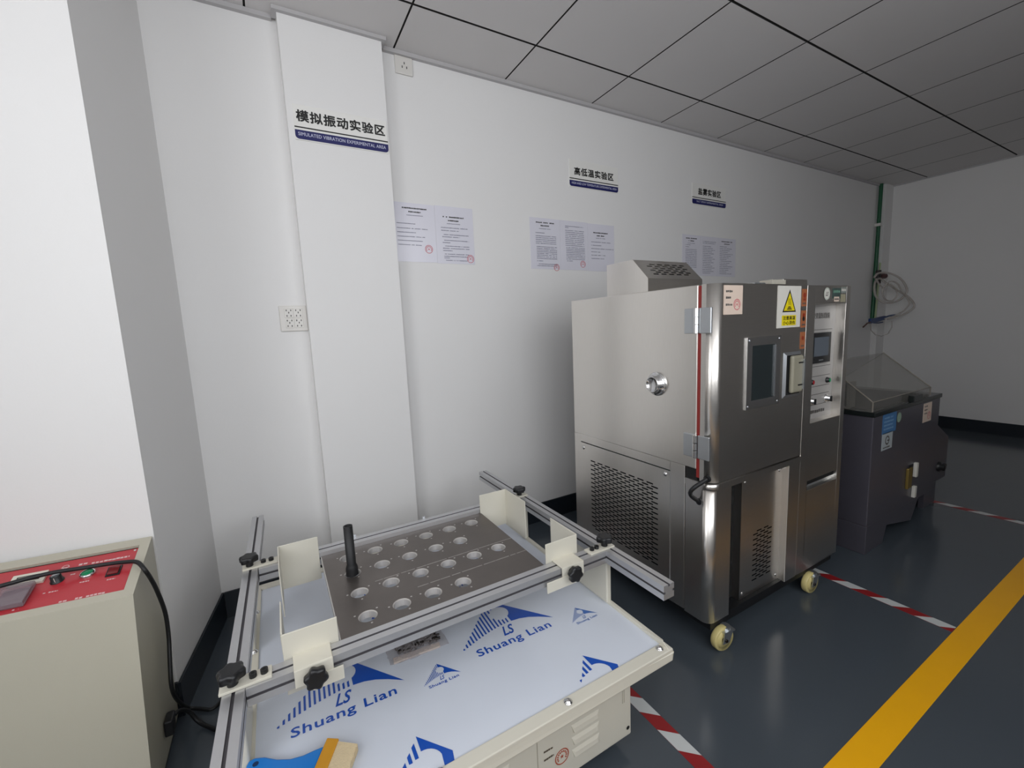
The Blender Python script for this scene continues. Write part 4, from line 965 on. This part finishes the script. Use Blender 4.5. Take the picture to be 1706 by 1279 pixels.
        for k in range(N):
            a, b, c, d = ri[k], ri[(k+1) % N], ringp[(k+1) % N], ringp[k]
            mb.add([(a[0], a[1], zp), (b[0], b[1], zp), (c[0], c[1], zp-.002), (d[0], d[1], zp-.002)], [(0, 1, 2, 3)], M_holew, True)
            mb.add([(d[0], d[1], zp-.002), (c[0], c[1], zp-.002), (c[0], c[1], zp-th), (d[0], d[1], zp-th)], [(0, 1, 2, 3)], M_holew, True)
    for i in range(6):
        for j in range(4): cell(i, j)
    X0, X1, Y0, Y1 = xb[0], xb[-1], yb[0], yb[-1]
    mb.box(X0-.0025, X0, Y0, Y1, zp-th, zp, M_holew).box(X1, X1+.0015, Y0, Y1, zp-th, zp, M_steel).box(X0, X1, Y0-.001, Y0, zp-th, zp, M_steel).box(X0, X1, Y1, Y1+.001, zp-th, zp, M_steel)
    pl = t.part('drilled_plate', mb, recalc=False)
    rnd = random.Random(3)
    for y, x0 in ((1.252, .20), (1.152, .30)):
        x = x0; w = MB()
        while x < X1-.004:
            l = min(rnd.uniform(.015, .05), X1-x); w.box(x, x+l, y-.0013-rnd.uniform(0, .0006), y+.0013, zp-.0005, zp+.0006, M_weld); x += l+rnd.choice((0, .002, .006))
        t.part('weld_seam', w, pl)
    w = MB()
    for i in range(6):
        for j in range(4):
            if (i, j) in missing: continue
            for a in (160, 35, 280):
                a = math.radians(a+rnd.uniform(-12, 12)); rr = .033+rnd.uniform(0, .004)
                disc(w, (hx[i]+rr*math.cos(a), hy[j]+rr*math.sin(a), zp+.0004), EX, EY, .0030, M_holew, 8)
    t.part('tapped_holes', w, pl, recalc=False, kind='stuff')
    # ---- corner joint plates with star knobs and pairs of cap screws
    def joint(x0, x1, yc, kx, caps):
        p = t.part('joint_plate', MB().box(x0, x1, yc-.018, yc+.018, ZT, ZT+.006, M_cream), bevel=.001)
        t.part('star_knob', star_knob((kx, yc, ZT+.006), (0, 0, 1), .025, h=.034), p)
        for cx in caps: t.part('cap_screw', MB().cyl((cx, yc, ZT+.006), (cx, yc, ZT+.015), .0075, M_black, n=14).cyl((cx, yc, ZT+.0151), (cx, yc, ZT+.0152), .004, M_dark, n=6), p)
    joint(-.166, -.070, 1.004, -.142, (-.105, -.084)); joint(.808, .906, 1.002, .878, (.826, .845))
    joint(-.150, -.052, 1.535, -.130, (-.092, -.070)); joint(.800, .900, 1.530, .868, (.818, .838))
    # ---- adjustable corner guards: two folded sheets each, clamped on the bars
    def guard(xin, xout, yF, yB, z0, z1, cl0, cl1, kx, tab):
        s = 1 if xout > xin else -1; th_ = .003
        for (ya, yb_) in ((yF, yF+.145), (yB, yB-.160)):
            sy = 1 if yb_ > ya else -1
            o = MB().box(min(xin, xout), max(xin, xout), min(ya, ya+sy*th_), max(ya, ya+sy*th_), z0, z1, M_cream)
            o.box(min(xout, xout-s*th_), max(xout, xout-s*th_), min(ya+sy*th_, yb_), max(ya+sy*th_, yb_), z0, z1, M_cream)
            g = t.part('corner_guard', o, bevel=.0012)
            if sy > 0:   # clamp saddle over the front bar
                c = MB().box(cl0, cl1, .976, yF, ZT, ZT+.004, M_cream).box(cl0, cl1, .971, .976, .463, ZT+.004, M_cream).box(tab[0], tab[1], .968, .972, .445, .478, M_cream)
                t.part('clamp_saddle', c, g, bevel=.0012); t.part('star_knob', star_knob((kx, .970, .488), (0, -1, 0), .023, h=.03), g)
            else:
                c = MB().box(cl0, cl1, yB, 1.556, ZT, ZT+.004, M_cream); t.part('clamp_saddle', c, g)
    guard(.070, -.047, 1.027, 1.502, .412, .561, -.029, .050, .012, (.004, .070))
    guard(.666, .786, 1.027, 1.502, .412, .561, .688, .768, .718, (.630, .752))
    for x in (.193, .450): t.part('bar_bolt', MB().cyl((x, 1.557, .478), (x, 1.57, .478), .007, M_zinc, n=8).box(x-.004, x+.004, 1.556, 1.562, .49, .507, M_zinc))
    # ---- spare black post standing in a plate hole: loose tube
    tb = MB().lathe((.148, 1.330, .487), (0, 0, 1), [(.0180, 0), (.0180, .022), (.0158, .030), (.0140, .034), (.0135, .158), (.0105, .158), (.0105, .02), (.0001, .02)], M_rub, n=24)
    tag(tb.build('black_tube', None, off=(.148, 1.330, .487)), 'short black plastic tube standing upright on the drilled plate', 'tube')
vibration_table()

# ================================================================== SMALL THINGS ON THE TRAY
def brush():
    t = T('dusting_brush', 'flat brush with blue plastic handle, orange wood and pale bristles on the tray', 'brush', (-.003, .897, .2946))
    # local axis: a runs from handle to bristles, b across
    o = Vector((-.003, .897, .2946)); a = Vector((.82, -.57, 0)).normalized(); b = Vector((.47, .88, 0)).normalized()
    P = lambda u, v, z: o+a*u+b*v+EZ*z
    half = .070
    def slab(u0, u1, v0, v1, z0, z1, m):
        return MB().hexa([P(u0, v0, z0), P(u1, v0, z0), P(u0, v1, z0), P(u1, v1, z0), P(u0, v0, z1), P(u1, v0, z1), P(u0, v1, z1), P(u1, v1, z1)], m)
    t.part('wood_head', slab(-.012, .016, -half, half, .003, .027, M_brz), bevel=.002)
    br = MB(); n = 64; rnd = random.Random(5)
    for k in range(n):
        v0 = -half+.004+k*(2*half-.008)/n; v1 = v0+(2*half-.008)/n*.72
        l = .060+rnd.uniform(-.0012, .0012)
        br.hexa([P(.016, v0, .006), P(l, v0, .002), P(.016, v1, .006), P(l, v1, .002), P(.016, v0, .024), P(l, v0, .020), P(.016, v1, .024), P(l, v1, .020)], M_bri)
    br.hexa([P(.016, -half+.004, .008), P(.055, -half+.004, .006), P(.016, half-.004, .008), P(.055, half-.004, .006), P(.016, -half+.004, .019), P(.055, -half+.004, .0155), P(.016, half-.004, .019), P(.055, half-.004, .0155)], M_bri)
    t.part('bristles', br)
    prof = [(-.012, .066), (-.030, .052), (-.050, .034), (-.075, .020), (-.105, .017), (-.135, .021), (-.156, .017), (-.165, .007)]
    h = MB(); vs = []
    sh = .006
    for u, w in prof:
        c0 = sh*min(1, (-u-.012)/.06)
        vs += [P(u, c0-w, .006), P(u, c0+w, .006), P(u, c0+w*.8, .024), P(u, c0-w*.8, .024)]
    fs = []
    for i in range(len(prof)-1):
        for k in range(4): fs.append((i*4+k, i*4+(k+1) % 4, (i+1)*4+(k+1) % 4, (i+1)*4+k))
    fs += [(0, 3, 2, 1), tuple(range(len(vs)-4, len(vs)))]
    h.add(vs, fs, M_brh)
    hd = t.part('handle', h, bevel=.003)
    d = MB(); c = P(-.146, sh, .0245)
    disc(d, c, EX, EY, .006, mat('hole_navy', '#0d2f5c', .5), 14); t.part('hanging_hole', d, hd, recalc=False)
brush()
def bag():
    t = T('parts_bag', 'crumpled clear plastic bag of dark hardware lying on the film under the front bar', 'bag', (.29, 1.16, .2946))
    rnd = random.Random(11)
    nx, ny = 18, 10; x0, x1, y0, y1 = .200, .372, 1.118, 1.225
    vs = []; fs = []
    for j in range(ny+1):
        for i in range(nx+1):
            u, v = i/nx, j/ny
            env = (math.sin(PI*u)*math.sin(PI*v))**.5 if 0 < u < 1 and 0 < v < 1 else 0
            z = .2962+env*(.018+rnd.uniform(-.006, .006))
            vs.append((x0+(x1-x0)*u+rnd.uniform(-.002, .002), y0+(y1-y0)*v+.012*(1-u)-.004*math.sin(u*5)+rnd.uniform(-.002, .002), z))
    for j in range(ny):
        for i in range(nx):
            a = j*(nx+1)+i; fs += [(a, a+1, a+nx+2), (a, a+nx+2, a+nx+1)]
    t.part('plastic_film', MB().add(vs, fs, M_bag), recalc=True)
    hw = MB()
    for k in range(60):
        x = rnd.uniform(x0+.02, x1-.03); y = rnd.uniform(y0+.028, y1-.02); a = rnd.uniform(-.5, .5); l = rnd.uniform(.014, .03); z = .302+rnd.uniform(0, .006); r = rnd.uniform(.003, .0045)
        p = Vector((x, y, z)); d = Vector((math.cos(a), math.sin(a), 0)); hw.cyl(p, p+d*l, r, M_bolt, n=8); hw.cyl(p, p+d*.005, r*1.7, M_bolt, n=6)
    t.part('hardware', hw, kind='stuff')
    t.part('card_slip', MB().hexa([(.21, 1.128, .296), (.345, 1.120, .296), (.212, 1.142, .296), (.347, 1.133, .296), (.21, 1.130, .300), (.345, 1.122, .300), (.212, 1.144, .304), (.347, 1.135, .304)], mat('pale_card', '#b5a9a2', .6)))
bag()
